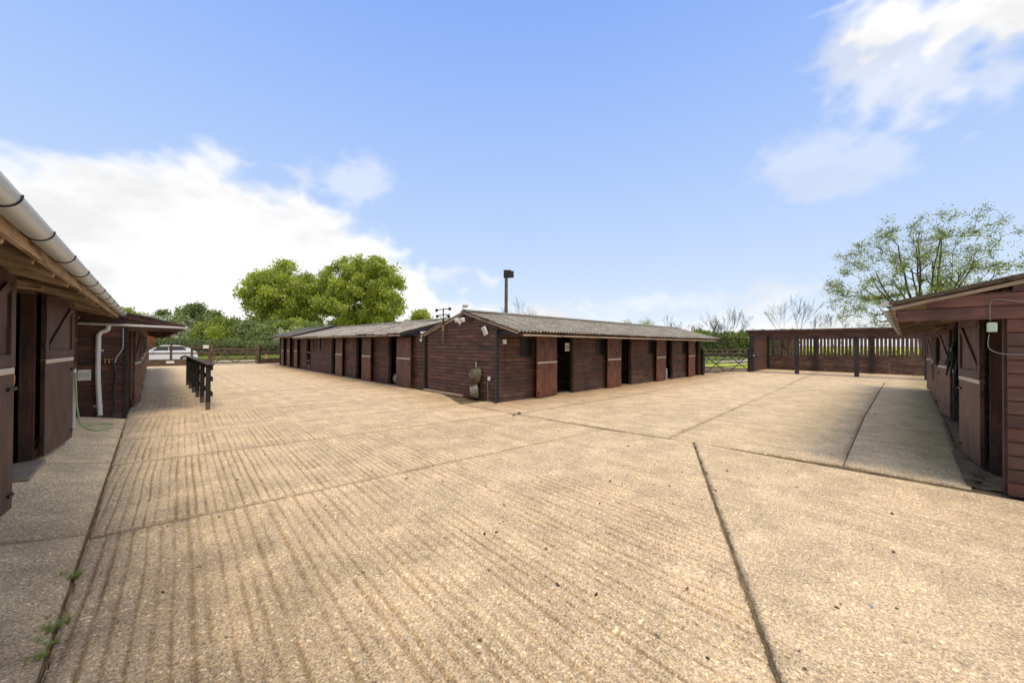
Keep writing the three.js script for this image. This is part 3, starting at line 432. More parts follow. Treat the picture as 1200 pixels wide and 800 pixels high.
// ---- fittings that belong to single rows
{ // middle gable footing, drainpipe, louvre vent
  mesh('footing', box(-0.16, -0.03, 0.0, 0.07, -3.9, -1.6, 'z', 0.012), M.footing, rightWing);
  mesh('downpipe', [rod([-0.09, 0.02, 0.02], [-0.09, 2.1, 0.02], 0.04), rod([-0.09, 0.05, 0.02], [-0.14, 0.02, 0.1], 0.04)], M.pipeBlack, rightWing);
  const v = mesh('vent', box(-0.06, -0.03, 2.43, 2.57, -1.42, -1.1, 'z'), M.black, rightWing); mesh('louvre', [0, 1, 2].map((k) => beam([-0.07, 2.455 + k * 0.045, -1.41], [-0.07, 2.455 + k * 0.045, -1.11], 0.03, 0.012, 0, 0.6)), M.frame, v);
  mesh('eave_box', box(0.0, 0.12, 1.98, 2.08, 0.03, 0.88, 'z'), M.black, rightWing);
}
{ // second left row: gutter pipe, downpipe, water pipes, tap, cable  (world axes: local x = -z - 12.1, local z = x + 0.45)
  const lx = (z) => -z - 12.1, P = (x, y, z) => [lx(z), y, x + 0.45];
  mesh('white_gutter_pipe', [rod(P(-1.3, 2.1, -12.03), P(0.62, 2.05, -12.03), 0.028, 0.028, 12), rod(P(-0.95, 2.09, -12.03), P(-0.9, 2.089, -12.03), 0.034, 0.034, 12), rod(P(-0.2, 2.07, -12.03), P(-0.15, 2.069, -12.03), 0.034, 0.034, 12)], M.plasticGrey, leftRow2);
  mesh('downpipe', pipe([P(-0.70, 2.06, -12.03), P(-0.70, 2.0, -12.03), P(-0.73, 1.95, -12.03), P(-0.80, 1.92, -12.03), P(-0.835, 1.86, -12.03), P(-0.84, 1.7, -12.02), P(-0.84, 1.0, -12.02), P(-0.82, 0.5, -12.02), P(-0.80, 0.14, -12.0), P(-0.80, 0.12, -11.99)], 0.043, 60, 12), M.white, leftRow2);
  mesh('pipe_clip', [1.5, 0.3].map((y) => box(-0.05, 0.07, y, y + 0.04, -0.45, -0.31)).map((g) => g.translate(0, 0, 0)), M.plasticGrey, leftRow2);
  mesh('water_pipe', rod(P(-1.3, 1.24, -12.04), P(-0.42, 1.24, -12.04), 0.018), M.pipeBlack, leftRow2);
  mesh('tap', [rod(P(-0.68, 1.24, -12.03), P(-0.68, 1.33, -12.03), 0.015), rod(P(-0.76, 1.33, -12.03), P(-0.60, 1.33, -12.03), 0.014), rod(P(-0.68, 1.33, -12.03), P(-0.68, 1.33, -11.93), 0.012), rod(P(-0.74, 1.24, -12.03), P(-0.74, 1.36, -12.03), 0.012)], M.brass, leftRow2);
  mesh('cable', pipe([P(-0.47, 2.02, -12.03), P(-0.47, 1.8, -12.02), P(-0.48, 1.55, -12.02), P(-0.56, 1.38, -12.0), P(-0.59, 1.25, -12.0)], 0.009, 30, 6), M.plasticGrey, leftRow2);
  mesh('black_hose', pipe([P(-0.62, 1.22, -12.0), P(-0.57, 1.0, -12.0), P(-0.6, 0.6, -11.99), P(-0.58, 0.3, -12.0), P(-0.62, 0.06, -11.96)], 0.02, 30, 6), M.pipeBlack, leftRow2);
  mesh('white_standpipe', rod(P(-1.02, 0.14, -10.4), P(-1.02, 1.22, -10.4), 0.028, 0.028, 12), M.white, leftRow2);
  mesh('bulkhead_lamp', [box(-0.06, -0.03, 2.2, 2.24, -0.86, -0.66, 'z', 0.008)], M.white, leftRow2);
}
// ------------------------------------------------------------------ pole shelter at the back right
{
  const sh = thing('pole_shelter', 'open fronted timber shelter with black posts and a slatted back at the yard end', 'shelter', [28.5, 0, -7]);
  const zEnd = 12;
  [0, 2.4, 5.1, 7.75, 10.6, 13.4, 16.2, 18.9].forEach((z) => mesh('post', box(-0.1, 0.1, 0, 2.52, z - 0.1, z + 0.1, 'y', 0.012), M.blackPost, sh));
  [0.05, 2.75, 5.55, 8.4, 11.2, 14, 16.8, 19].forEach((z) => mesh('back_post', box(4.0, 4.16, 0, 2.42, z - 0.08, z + 0.08, 'y', 0.01), M.black, sh));
  const fr = mesh('front_beam', box(-0.16, -0.1, 2.46, 2.6, -0.2, 19.1, 'x'), M.frame, sh); mesh('front_beam', box(-0.14, -0.101, 2.3, 2.459, -0.15, 19.05, 'z'), M.barge, sh);
  mesh('roof', [beam([-0.3, 2.66, 9.45], [0.75, 2.625, 9.45], 19.4, 0.05)], M.roofDark, sh); for (let z = 0.1; z < 19; z += 1.35) mesh('rafter', beam([0.0, 2.58, z], [4.2, 2.44, z], 0.06, 0.1), M.frame, sh); mesh('roof_edge', box(-0.34, -0.305, 2.6, 2.72, -0.28, 19.2, 'z'), M.barge, sh);
  mesh('back_beam', box(4.17, 4.25, 2.18, 2.4, 0, 19, 'z'), M.frame, sh);
  for (let z = 0.25; z < 13.4; z += 0.182) mesh('slat', box(4.18, 4.205, 1.0, 2.3, z, z + 0.132 + R1() * 0.014, 'y'), R1() < 0.5 ? DUSTY[Math.floor(R1() * 3)] : PLANKS[Math.floor(R1() * 6)], sh);
  for (let k = 0; k < 5; k++) for (let q = 0; q < 6; q++) mesh('board', box(4.165 - k * 0.003, 4.19 - k * 0.001, 0.0 + k * 0.205, 0.212 + k * 0.205, 0.1 + q * 3.1, 3.195 + q * 3.1, 'z'), (k + q * 2) % 3 ? DUSTY[(k * 7 + q) % 3] : PLANKS[(k * 7 + q * 5 + 3) % 5], sh);
  for (let k = 0; k < 5; k++) mesh('side_board', box(0.1, 4.0, 0.0 + k * 0.205, 0.212 + k * 0.205, -0.06 + k * 0.002, -0.03 + k * 0.001, 'x'), PLANKS[(k * 3 + 1) % 5], sh);
  for (let k = 0; k < 19; k++) mesh('side_slat', box(0.12 + k * 0.205, 0.12 + k * 0.205 + 0.19, 1.04, 2.42, -0.055 + (k % 3) * 0.003, -0.03, 'y'), PLANKS[(k * 5 + 2) % 5], sh);
  mesh('latch_block', box(-0.12, -0.05, 1.05, 1.12, 0.1, 0.17), M.offwhite, sh);
  mesh('side_rail', box(0.1, 4.0, 2.1, 2.3, -0.028, 0.0, 'x'), M.frame, sh);
}
// ------------------------------------------------------------------ gates and fences
function railFence(label, a, b, posts, rails, group, m = M.fence, ph = 1.6) {
  const f = thing('rail_fence', label, 'fence', [a[0], 0, a[1]], 0, group), dx = b[0] - a[0], dz = b[1] - a[1];
  for (const t of posts) { const x = dx * t, z = dz * t; mesh('post', [rod([x, 0, z], [x, ph, z], 0.075, 0.07, 9)], m, f); }
  const n = Math.max(1, Math.round(Math.hypot(dx, dz) / 3)); for (const [y0, h, t = 0.035] of rails) for (let k = 0; k < n; k++) { const p = k / n, q = (k + 1) / n; mesh('rail', beam([dx * p, y0 + h / 2, dz * p + 0.09], [dx * q, y0 + h / 2 + (R1() - 0.5) * 0.015, dz * q + 0.09], t, h), m, f); }
  return f;
}
railFence('brown post and rail fence with a deep bottom board in front of the white car', [-0.3, -36.9], [3.2, -36.9], [0.02, 0.37, 0.70, 0.99], [[1.34, 0.1], [0.86, 0.1], [0.02, 0.44]], undefined, M.fence, 1.62);
railFence('short brown rail fence between the wooden gate and the far stable row', [6.45, -36.9], [8.4, -36.6], [0.0, 0.95], [[1.22, 0.12], [0.82, 0.12], [0.02, 0.4]], undefined, M.fenceDark, 1.5);
function fieldGate(label, [x, z], L, turn, m, braces, H = 1.2, th = 1) {
  const g = thing('field_gate', label, 'gate', [x, 0, z], turn);
  mesh('gate_post', box(-0.2, -0.04, 0, 1.5, -0.08, 0.08, 'y', 0.01), m, g); mesh('gate_post', box(L + 0.04, L + 0.2, 0, 1.5, -0.08, 0.08, 'y', 0.01), m, g);
  [[H - 0.11, 0.12], [H - 0.36, 0.075], [H - 0.60, 0.075], [H - 0.82, 0.075], [0.1, 0.08]].map(([y, h]) => [y, h * th]).forEach(([y, h]) => mesh('bar', box(0, L, y, y + h, -0.02, 0.015, 'x'), m, g));
  for (const xx of [0, L - 0.07]) mesh('stile', box(xx, xx + 0.07, 0.08, H + 0.03, 0.0152, 0.05, 'y'), m, g);
  for (const [x0, y0, x1, y1] of braces) mesh('brace', beam([x0 * L, y0, 0.068], [x1 * L, y1, 0.068], 0.03, 0.07 * th), m, g);
  return g;
}
fieldGate('weathered wooden field gate beside the white car and the orange cone', [3.42, -36.9], 2.75, 0, M.fence, [[0.02, 0.12, 0.45, 1.15], [0.48, 0.12, 0.98, 0.95], [0.1, 1.0, 0.5, 0.12]], 1.24);
fieldGate('black cross braced field gate between the middle stables and the shelter', [23.15, -8.12], 5.0, -0.21, M.black, [[0.02, 0.12, 0.47, 1.1], [0.02, 1.1, 0.44, 0.12], [0.53, 0.12, 0.98, 1.1], [0.5, 1.1, 0.97, 0.12]], 1.22, 0.62);
railFence('old grey brown rail fence across the field behind the black gate', [31, -27], [52, -9.5], [0, 0.1, 0.2, 0.3, 0.4, 0.5, 0.6, 0.7, 0.8, 0.9, 1], [[1.2, 0.1], [0.8, 0.1]], undefined, M.fence, 1.4);
railFence('low rail fence at the far side of the grass strip in front of the hedge', [-2, -53], [18, -53], [0, 0.1, 0.2, 0.3, 0.4, 0.5, 0.6, 0.7, 0.8, 0.9, 1], [[1.05, 0.1], [0.65, 0.1]], undefined, M.fence, 1.25);
{ // hitching rail in the left yard
  const h = thing('hitching_rail', 'black timber hitching rail standing alone in the left yard', 'rail', [1.04, 0, -12.3]);
  for (let k = 0; k < 6; k++) { const z = -k * 1.52; mesh('post', box(-0.05, 0.05, 0.18, 1.12, z - 0.04, z + 0.04, 'y', 0.008), M.black, h); mesh('post_foot', box(-0.048, 0.048, 0, 0.18, z - 0.038, z + 0.038, 'y', 0.008), M.fence, h); }
  for (const y of [0.34, 0.72]) mesh('rail', box(0.052, 0.09, y, y + 0.11, -7.72, 0.1, 'z', 0.006), M.black, h);
  mesh('top_rail', box(-0.06, 0.11, 1.122, 1.165, -7.75, 0.12, 'z', 0.008), M.frame, h); mesh('rail', box(0.052, 0.09, 1.0, 1.118, -7.72, 0.1, 'z', 0.006), M.black, h);
}
// ------------------------------------------------------------------ car
{
  const c = thing('parked_car', 'white parked hatchback behind the fence', 'car', [0.75, -0.04, -44]);   // nose toward -x
  const paint = new THREE.MeshPhysicalMaterial({ color: lin(0.78, 0.79, 0.8), roughness: 0.3, clearcoat: 1, clearcoatRoughness: 0.05 }), glass = mat(lin(0.03, 0.04, 0.045), 0.06, { metalness: 0.0 }), tyre = mat(lin(0.018, 0.018, 0.019), 0.85), red = mat(lin(0.5, 0.02, 0.02), 0.25), trim = mat(lin(0.03, 0.03, 0.032), 0.6);
  const s = new THREE.Shape(); s.moveTo(-2.1, 0.3); s.lineTo(-2.13, 0.55); s.quadraticCurveTo(-2.1, 0.78, -1.75, 0.86); s.lineTo(-1.05, 0.98); s.lineTo(1.6, 1.03); s.quadraticCurveTo(2.08, 1.0, 2.1, 0.8); s.lineTo(2.12, 0.45); s.lineTo(2.03, 0.28);
  s.lineTo(1.66, 0.26); s.absarc(1.3, 0.30, 0.36, 0, Math.PI, false); s.lineTo(-0.92, 0.24); s.absarc(-1.28, 0.30, 0.36, 0, Math.PI, false); s.lineTo(-2.1, 0.3);
  mesh('body', new THREE.ExtrudeGeometry(s, { depth: 1.58, bevelEnabled: true, bevelSize: 0.05, bevelThickness: 0.08, bevelSegments: 4, curveSegments: 14 }).translate(0, 0, -0.79), paint, c);
  const cab = (in_, up, dz) => { const q = new THREE.Shape(); q.moveTo(-1.12 + in_, 0.97); q.lineTo(-0.38 + in_ * 0.8, 1.40 - up); q.quadraticCurveTo(0.0, 1.5 - up, 0.55, 1.49 - up); q.quadraticCurveTo(1.2, 1.47 - up, 1.52 - in_, 1.34 - up); q.lineTo(1.86 - in_, 1.02); q.lineTo(-1.12 + in_, 0.97); return q; };
  mesh('cabin', new THREE.ExtrudeGeometry(cab(0, 0), { depth: 1.22, bevelEnabled: true, bevelSize: 0.03, bevelThickness: 0.12, bevelSegments: 4, curveSegments: 12 }).translate(0, 0, -0.61), paint, c);
  for (const sd of [-1, 1]) {
    const w1 = new THREE.Shape(); w1.moveTo(-0.92, 1.02); w1.lineTo(-0.36, 1.36); w1.lineTo(0.22, 1.42); w1.lineTo(0.22, 1.02); const w2 = new THREE.Shape(); w2.moveTo(0.29, 1.02); w2.lineTo(0.29, 1.425); w2.lineTo(0.95, 1.41); w2.lineTo(1.32, 1.26); w2.lineTo(1.4, 1.05); w2.lineTo(1.3, 1.02);
    for (const w of [w1, w2]) mesh('side_window', new THREE.ExtrudeGeometry(w, { depth: 0.02, bevelEnabled: true, bevelSize: 0.008, bevelThickness: 0.008, bevelSegments: 1 }).rotateX(sd * -0.10).translate(0, sd > 0 ? -0.005 : -0.005, sd > 0 ? 0.85 : -0.87), glass, c);
    mesh('tail_light', muv(new RoundedBoxGeometry(0.22, 0.16, 0.2, 2, 0.04).translate(2.03, 0.86, sd * 0.73)), red, c);
    mesh('mirror', muv(new RoundedBoxGeometry(0.12, 0.12, 0.2, 2, 0.04).translate(-0.72, 1.05, sd * 0.95)), paint, c);
    for (const x of [-1.28, 1.3]) { const wh = mesh('wheel', muv(new THREE.TorusGeometry(0.235, 0.085, 12, 28).scale(1, 1, 1.15).translate(x, 0.32, sd * 0.76)), tyre, c); mesh('rim', [muv(new THREE.CylinderGeometry(0.2, 0.2, 0.06, 24).rotateX(HP).translate(x, 0.32, sd * 0.79)), ...[0, 1, 2, 3, 4].map((k) => box(-0.03, 0.03, 0.02, 0.2, -0.04, 0.04).rotateZ(k * 1.257).translate(x, 0.32, sd * 0.79))], M.galv, wh); }
    mesh('door_handle', [-0.05, 0.95].map((x) => box(x, x + 0.16, 0.86, 0.885, sd * 0.875 - 0.012, sd * 0.875 + 0.012)), paint, c);
  }
  mesh('rear_window', beam([1.6, 1.36, 0], [1.87, 1.06, 0], 1.12, 0.03), glass, c); mesh('windscreen', beam([-1.09, 1.02, 0], [-0.43, 1.40, 0], 1.2, 0.03), glass, c);
  mesh('bumper', box(2.08, 2.16, 0.36, 0.5, -0.75, 0.75, 'z', 0.03), trim, c); mesh('sill_trim', [-1, 1].map((q) => box(-0.9, 0.92, 0.24, 0.32, q * 0.87 - 0.01, q * 0.87 + 0.01)), trim, c);
}
{ const c = thing('traffic_cone', 'orange traffic cone standing by the wooden gate', 'cone', [7.15, -0.04, -38.4]); const base = mesh('base', box(-0.2, 0.2, 0, 0.04, -0.2, 0.2, 'x', 0.015), M.orange, c); mesh('cone_body', muv(new THREE.LatheGeometry([[0.15, 0.04], [0.13, 0.1], [0.04, 0.72], [0.0, 0.73]].map(([a, b]) => new THREE.Vector2(a, b)), 18)), M.orange, c); mesh('band', muv(new THREE.LatheGeometry([[0.105, 0.28], [0.085, 0.44], [0.08, 0.44]].map(([a, b]) => new THREE.Vector2(a, b)), 18)), M.offwhite, c); }
{ // brick outbuilding far left
  const b = thing('brick_outbuilding', 'orange brick outbuilding behind the white car', 'outbuilding', [-6, -0.04, -50]);
  mesh('wall', box(0, 6.15, 0, 3.0, -5, 0), M.brick, b); mesh('roof', [beam([-0.2, 2.95, 0.35], [-0.2, 4.4, -2.5], 0.02, 0.02), prism([[3.0, 0.3], [4.4, -2.5], [3.0, -5.3]], 6.5).translate(-0.17, 0.002, 0)], M.roofDark, b); mesh('door', box(2.0, 2.9, 0, 2.0, 0.002, 0.04, 'y'), M.frame, b);
}
// ------------------------------------------------------------------ small things in the yard
function canvasMat(w, h, draw, rough = 0.6) { const c = document.createElement('canvas'); c.width = w; c.height = h; const g = c.getContext('2d'); draw(g); const t = new THREE.CanvasTexture(c); t.colorSpace = THREE.SRGBColorSpace; return new THREE.MeshStandardMaterial({ map: t, roughness: rough }); }
function notice(name, label, cat, pos, turn, w, h, lines, group) {
  const r = rng(lines * 77 + Math.round(w * 1000)), t = thing(name, label, cat, pos, turn, group); mesh('board', box(-w / 2, w / 2, -h / 2, h / 2, 0, 0.012), M.white, t);
  const f = new THREE.PlaneGeometry(w - 0.008, h - 0.008).translate(0, 0, 0.0145); const o = fin(new THREE.Mesh(f, canvasMat(256, Math.round(256 * h / w), (g) => { const H = Math.round(256 * h / w); g.fillStyle = '#ecebe4'; g.fillRect(0, 0, 256, H); g.fillStyle = '#70757a'; for (let k = 0; k < lines; k++) { const y = H * (0.34 + k * 0.46 / lines); let x = 16; while (x < 222) { const l = 10 + r() * 34; g.fillRect(x, y, Math.min(l, 236 - x), H * 0.05); x += l + 8; } } }))); o.name = 'printed_face'; t.add(o); return t;
}
notice('notice_board', 'white printed notice on the boarded gable beside the white downpipe', 'sign', [-1.09, 1.0, -12.062], 0, 0.3, 0.23, 3);
notice('gate_sign', 'white sign on the top rail beside the wooden gate', 'sign', [2.95, 1.4, -36.75], 0, 0.34, 0.24, 2);
notice('fence_sign', 'small white sign on the deep bottom board of the fence', 'sign', [0.95, 0.28, -36.76], 0, 0.42, 0.18, 2);
notice('paper_notice', 'white paper sheet pinned inside the first doorway of the middle stables', 'notice', [10.8, 1.62, -8.42], -0.25, 0.2, 0.3, 5);
{ const h = mesh('garden_hose', pipe([[-1.0, 1.15, -10.36], [-0.99, 0.9, -10.36], [-0.97, 0.5, -10.36], [-0.9, 0.18, -10.3], [-0.75, 0.1, -10.2], [-0.6, 0.09, -10.4], [-0.55, 0.09, -10.75], [-0.72, 0.11, -10.85], [-0.85, 0.13, -10.7]], 0.012, 60, 7), M.hose); tag(h, 'pale green garden hose trailing from the white standpipe', 'hose'); }
{ // orange baler twine hanging by the near left door
  const t = thing('baler_twine', 'loops of orange baler twine hung beside the near left door', 'twine', [-1.09, 1.36, -6.62]); t.scale.setScalar(0.62);
  const r = rng(9); for (let k = 0; k < 4; k++) mesh('loop', pipe([[0, 0.08, 0], [0.02 + r() * 0.03, -0.04 - k * 0.02, 0.04 + r() * 0.05], [0.03, -0.14 - r() * 0.1, 0.0], [0.02, -0.05, -0.06 - r() * 0.05], [0, 0.08, 0.005]], 0.006, 24, 5), M.twine, t);
  mesh('hook', pipe([[-0.03, 0.1, 0], [0.03, 0.1, 0], [0.05, 0.13, 0]], 0.006, 12, 5), M.iron, t);
}
function lathe(pts, n = 28) { return muv(new THREE.LatheGeometry(pts.map(([a, b]) => new THREE.Vector2(a, b)), n)); }
{ // two rubber feed buckets at the gable
  const prof = (h, r0, r1) => [[0, 0], [r0, 0], [r0 + 0.01, 0.01], [r1, h], [r1 + 0.014, h + 0.004], [r1 + 0.012, h - 0.014], [r1 - 0.012, h - 0.01], [r0 - 0.004, 0.016], [0, 0.014]];
  const a = thing('feed_bucket', 'dull brown bucket hung high on the gable boards', 'bucket', [7.26, 0.80, -9.15]); const bm = mat(lin(0.30, 0.25, 0.18), 0.7, { map: T.dirt });
  mesh('bucket_body', lathe(prof(0.22, 0.14, 0.25)).rotateZ(-HP - 0.15).rotateY(-0.15).translate(-0.24, -0.02, 0.0), bm, a); mesh('strap', pipe([[-0.03, 0.36, -0.02], [-0.03, 0.28, -0.01], [-0.04, 0.2, 0]], 0.012, 10, 6), M.offwhite, a);
  const b = thing('feed_bucket', 'pale grey bucket tipped against the gable below the brown one', 'bucket', [7.2, 0.26, -9.12]); const gm = mat(lin(0.52, 0.5, 0.43), 0.6, { map: T.dirt });
  mesh('bucket_body', lathe(prof(0.24, 0.15, 0.235)).rotateZ(-HP + 0.1).rotateY(-0.6).translate(-0.16, -0.02, -0.1), gm, b); mesh('handle', pipe([[-0.05, 0.2, 0.03], [0.03, 0.27, 0.05], [0.04, 0.36, 0.04]], 0.012, 12, 6), M.offwhite, b);
}
{ // lamps and boxes on the middle gable
  const f = thing('twin_floodlight', 'white twin security floodlight near the peak of the middle gable', 'floodlight', [7.2, 2.46, -9.86]);
  mesh('bracket', [box(-0.02, 0.06, -0.04, 0.06, -0.05, 0.05), rod([-0.02, 0, -0.16], [-0.02, 0, 0.16], 0.015)], M.offwhite, f);
  for (const s of [-1, 1]) { const h = mesh('lamp_head', muv(new RoundedBoxGeometry(0.1, 0.13, 0.16, 2, 0.02).rotateZ(0.35).translate(-0.1, 0.01, s * 0.15)), M.white, f); mesh('lens', muv(new THREE.BoxGeometry(0.006, 0.09, 0.12).rotateZ(0.35).translate(-0.15, -0.01, s * 0.15)), M.plasticGrey, h); }
  mesh('sensor', muv(new THREE.SphereGeometry(0.045, 14, 10).translate(-0.07, -0.09, -0.02)), M.white, f);
  const g = thing('floodlight', 'tilted white floodlight panel beside the black eave corner', 'floodlight', [7.2, 2.1, -8.72]); mesh('housing', box(-0.03, 0.03, -0.13, 0.13, -0.085, 0.085, 'y', 0.012).rotateX(-0.3).rotateZ(0.25), M.white, g); mesh('lens', box(-0.036, -0.031, -0.1, 0.1, -0.06, 0.06, 'y').rotateX(-0.3).rotateZ(0.25), M.plasticGrey, g); mesh('arm', rod([0.02, 0, 0], [0.1, -0.02, 0.02], 0.012), M.iron, g);
  const j = thing('junction_box', 'small cream switch box on the front boards beside the corner downpipe', 'switch box', [7.52, 1.78, -8.215]); mesh('case', box(-0.06, 0.06, -0.07, 0.07, 0, 0.06, 'y', 0.01), M.white, j); mesh('conduit', pipe([[0.05, -0.06, 0.02], [0.06, -0.6, 0.015], [0.03, -0.78, 0.015], [-0.08, -0.8, 0.015]], 0.008, 24, 6), M.black, j);
  const k = thing('wall_socket', 'round white outdoor socket with a hanging cable by the gable corner', 'socket', [7.26, 0.68, -8.55]); mesh('case', box(-0.05, 0.005, -0.055, 0.055, -0.05, 0.05, 'y', 0.018), M.white, k); mesh('cable', pipe([[-0.02, -0.05, 0], [-0.02, -0.15, -0.07], [-0.02, -0.4, -0.05], [-0.03, -0.66, -0.04]], 0.01, 24, 6), M.paleDull, k);
  const l = thing('eave_lamp', 'white lamp under the eave at the left end of the middle gable', 'lamp', [7.16, 1.84, -12.35]); mesh('lamp_shade', muv(new THREE.CylinderGeometry(0.036, 0.045, 0.09, 14)), M.white, l); mesh('base', rod([0, 0.06, 0], [0.03, 0.2, 0], 0.02), M.plasticGrey, l);
  const e = thing('security_camera', 'small white camera above the lamp at the left end of the gable', 'camera', [7.1, 2.12, -12.2]); mesh('camera_body', rod([0.02, 0, -0.08], [-0.03, -0.02, 0.1], 0.034, 0.034, 12), M.white, e); mesh('mount', rod([0, 0, 0], [0.14, 0.03, 0], 0.018), M.offwhite, e);
}
{ // short mast with four loudspeaker-like lamps on a crossbar
  const m = thing('lamp_mast', 'short wooden mast carrying two crossbars of small black lamps on the gable', 'mast', [7.2, 1.72, -10.95]);
  mesh('pole', box(-0.03, 0.03, 0, 0.62, -0.03, 0.03, 'y', 0.005), M.paleDull, m); mesh('steel_tube', rod([0, 0.58, 0], [0, 1.2, 0], 0.02), M.iron, m);
  for (const y of [0.98, 1.17]) mesh('crossbar', rod([0, y, -0.4], [0, y, 0.4], 0.014), M.iron, m);
  for (const [y, z] of [[1.17, -0.4], [1.17, 0.4], [0.96, -0.36], [0.92, 0.34]]) mesh('lamp', rod([0.02, y, z - 0.05], [-0.05, y - 0.02, z + 0.06], 0.045, 0.055, 10), M.iron, m);
  mesh('strut', [rod([0, 0.98, -0.25], [0, 0.75, 0], 0.01), rod([0, 0.98, 0.25], [0, 0.75, 0], 0.01)], M.iron, m);
}
{ const d = thing('roof_aerial', 'round white aerial on a thin rod at the roof peak', 'aerial', [7.4, 2.6, -10.1]); mesh('rod', rod([0, 0, 0], [0, 0.36, 0], 0.014), M.galv, d); mesh('dish', muv(new THREE.SphereGeometry(0.1, 18, 12).scale(1, 0.75, 1).translate(0.03, 0.37, 0.1)), M.offwhite, d); }
{ // floodlight on a tall pole behind the roof
  const p = thing('floodlight_pole', 'tall brown pole with a black floodlight rising behind the middle roof', 'light pole', [13.6, 0, -14.7]);
  mesh('pole', rod([0, -0.05, 0], [0, 5.6, 0], 0.1, 0.085, 12), M.fence, p); const h = mesh('lamp_head', box(-0.3, 0.1, -0.2, 0.2, -0.12, 0.1, 'x', 0.03).rotateY(-0.76).translate(0.1, 5.45, 0.12), M.black, p); mesh('lens', box(-0.24, 0.04, -0.15, 0.15, 0.101, 0.106).rotateY(-0.76).translate(0.1, 5.45, 0.12), M.iron, h); mesh('control_box', box(-0.12, 0.08, -0.2, 0.14, -0.1, 0.1, 'y', 0.02).rotateY(-0.76).translate(0.2, 5.45, 0.25), M.black, p);
}
{ const b = thing('hay_bag', 'white stuffed bag slumped in the nearest doorway of the left wing', 'bag', [7.75, 0, -15.25]); const g = new THREE.SphereGeometry(0.24, 20, 14); const q = g.attributes.position; for (let i = 0; i < q.count; i++) { const n = 1 + (fbm3(q.getX(i) * 7 + 3, q.getY(i) * 7, q.getZ(i) * 7, 3) - 0.5) * 0.6; q.setXYZ(i, q.getX(i) * n, Math.max(-0.19, q.getY(i) * n * 0.95), q.getZ(i) * n * 1.2); } g.computeVertexNormals(); mesh('sack', muv(g.translate(0, 0.2, 0)), M.offwhite, b); mesh('tied_neck', muv(new THREE.ConeGeometry(0.07, 0.14, 10).rotateZ(0.5).translate(0.05, 0.43, 0.03)), M.offwhite, b); }
{ const b = thing('water_drum', 'pale blue grey plastic drum in the third doorway of the middle stables', 'drum', [18.75, 0, -8.5]); mesh('drum_body', lathe([[0, 0], [0.17, 0], [0.19, 0.03], [0.19, 0.2], [0.2, 0.22], [0.19, 0.24], [0.19, 0.5], [0.15, 0.56], [0, 0.56]], 22), mat(lin(0.50, 0.55, 0.58), 0.5), b); mesh('cap', lathe([[0, 0.56], [0.05, 0.56], [0.05, 0.6], [0, 0.6]], 12), M.white, b); }
{ const b = thing('yard_tools', 'red and pale yard tools leaning inside the second doorway of the middle stables', 'tools', [14.75, 0, -8.6]); mesh('shovel_blade', [beam([0, 0.08, 0], [0.02, 0.36, -0.06], 0.26, 0.012, 0, HP)], mat(lin(0.4, 0.06, 0.04), 0.6), b); mesh('shovel_shaft', rod([0.02, 0.34, -0.06], [0.1, 1.25, -0.3], 0.017), M.pale, b); mesh('fork_shaft', rod([-0.2, 0.1, -0.05], [-0.12, 1.2, -0.35], 0.016), M.pale, b); mesh('fork_tines', [-0.08, -0.03, 0.03, 0.08].map((q) => rod([-0.2 + q, 0.03, 0.02], [-0.2 + q * 0.6, 0.3, -0.1], 0.008)), M.galv, b); }
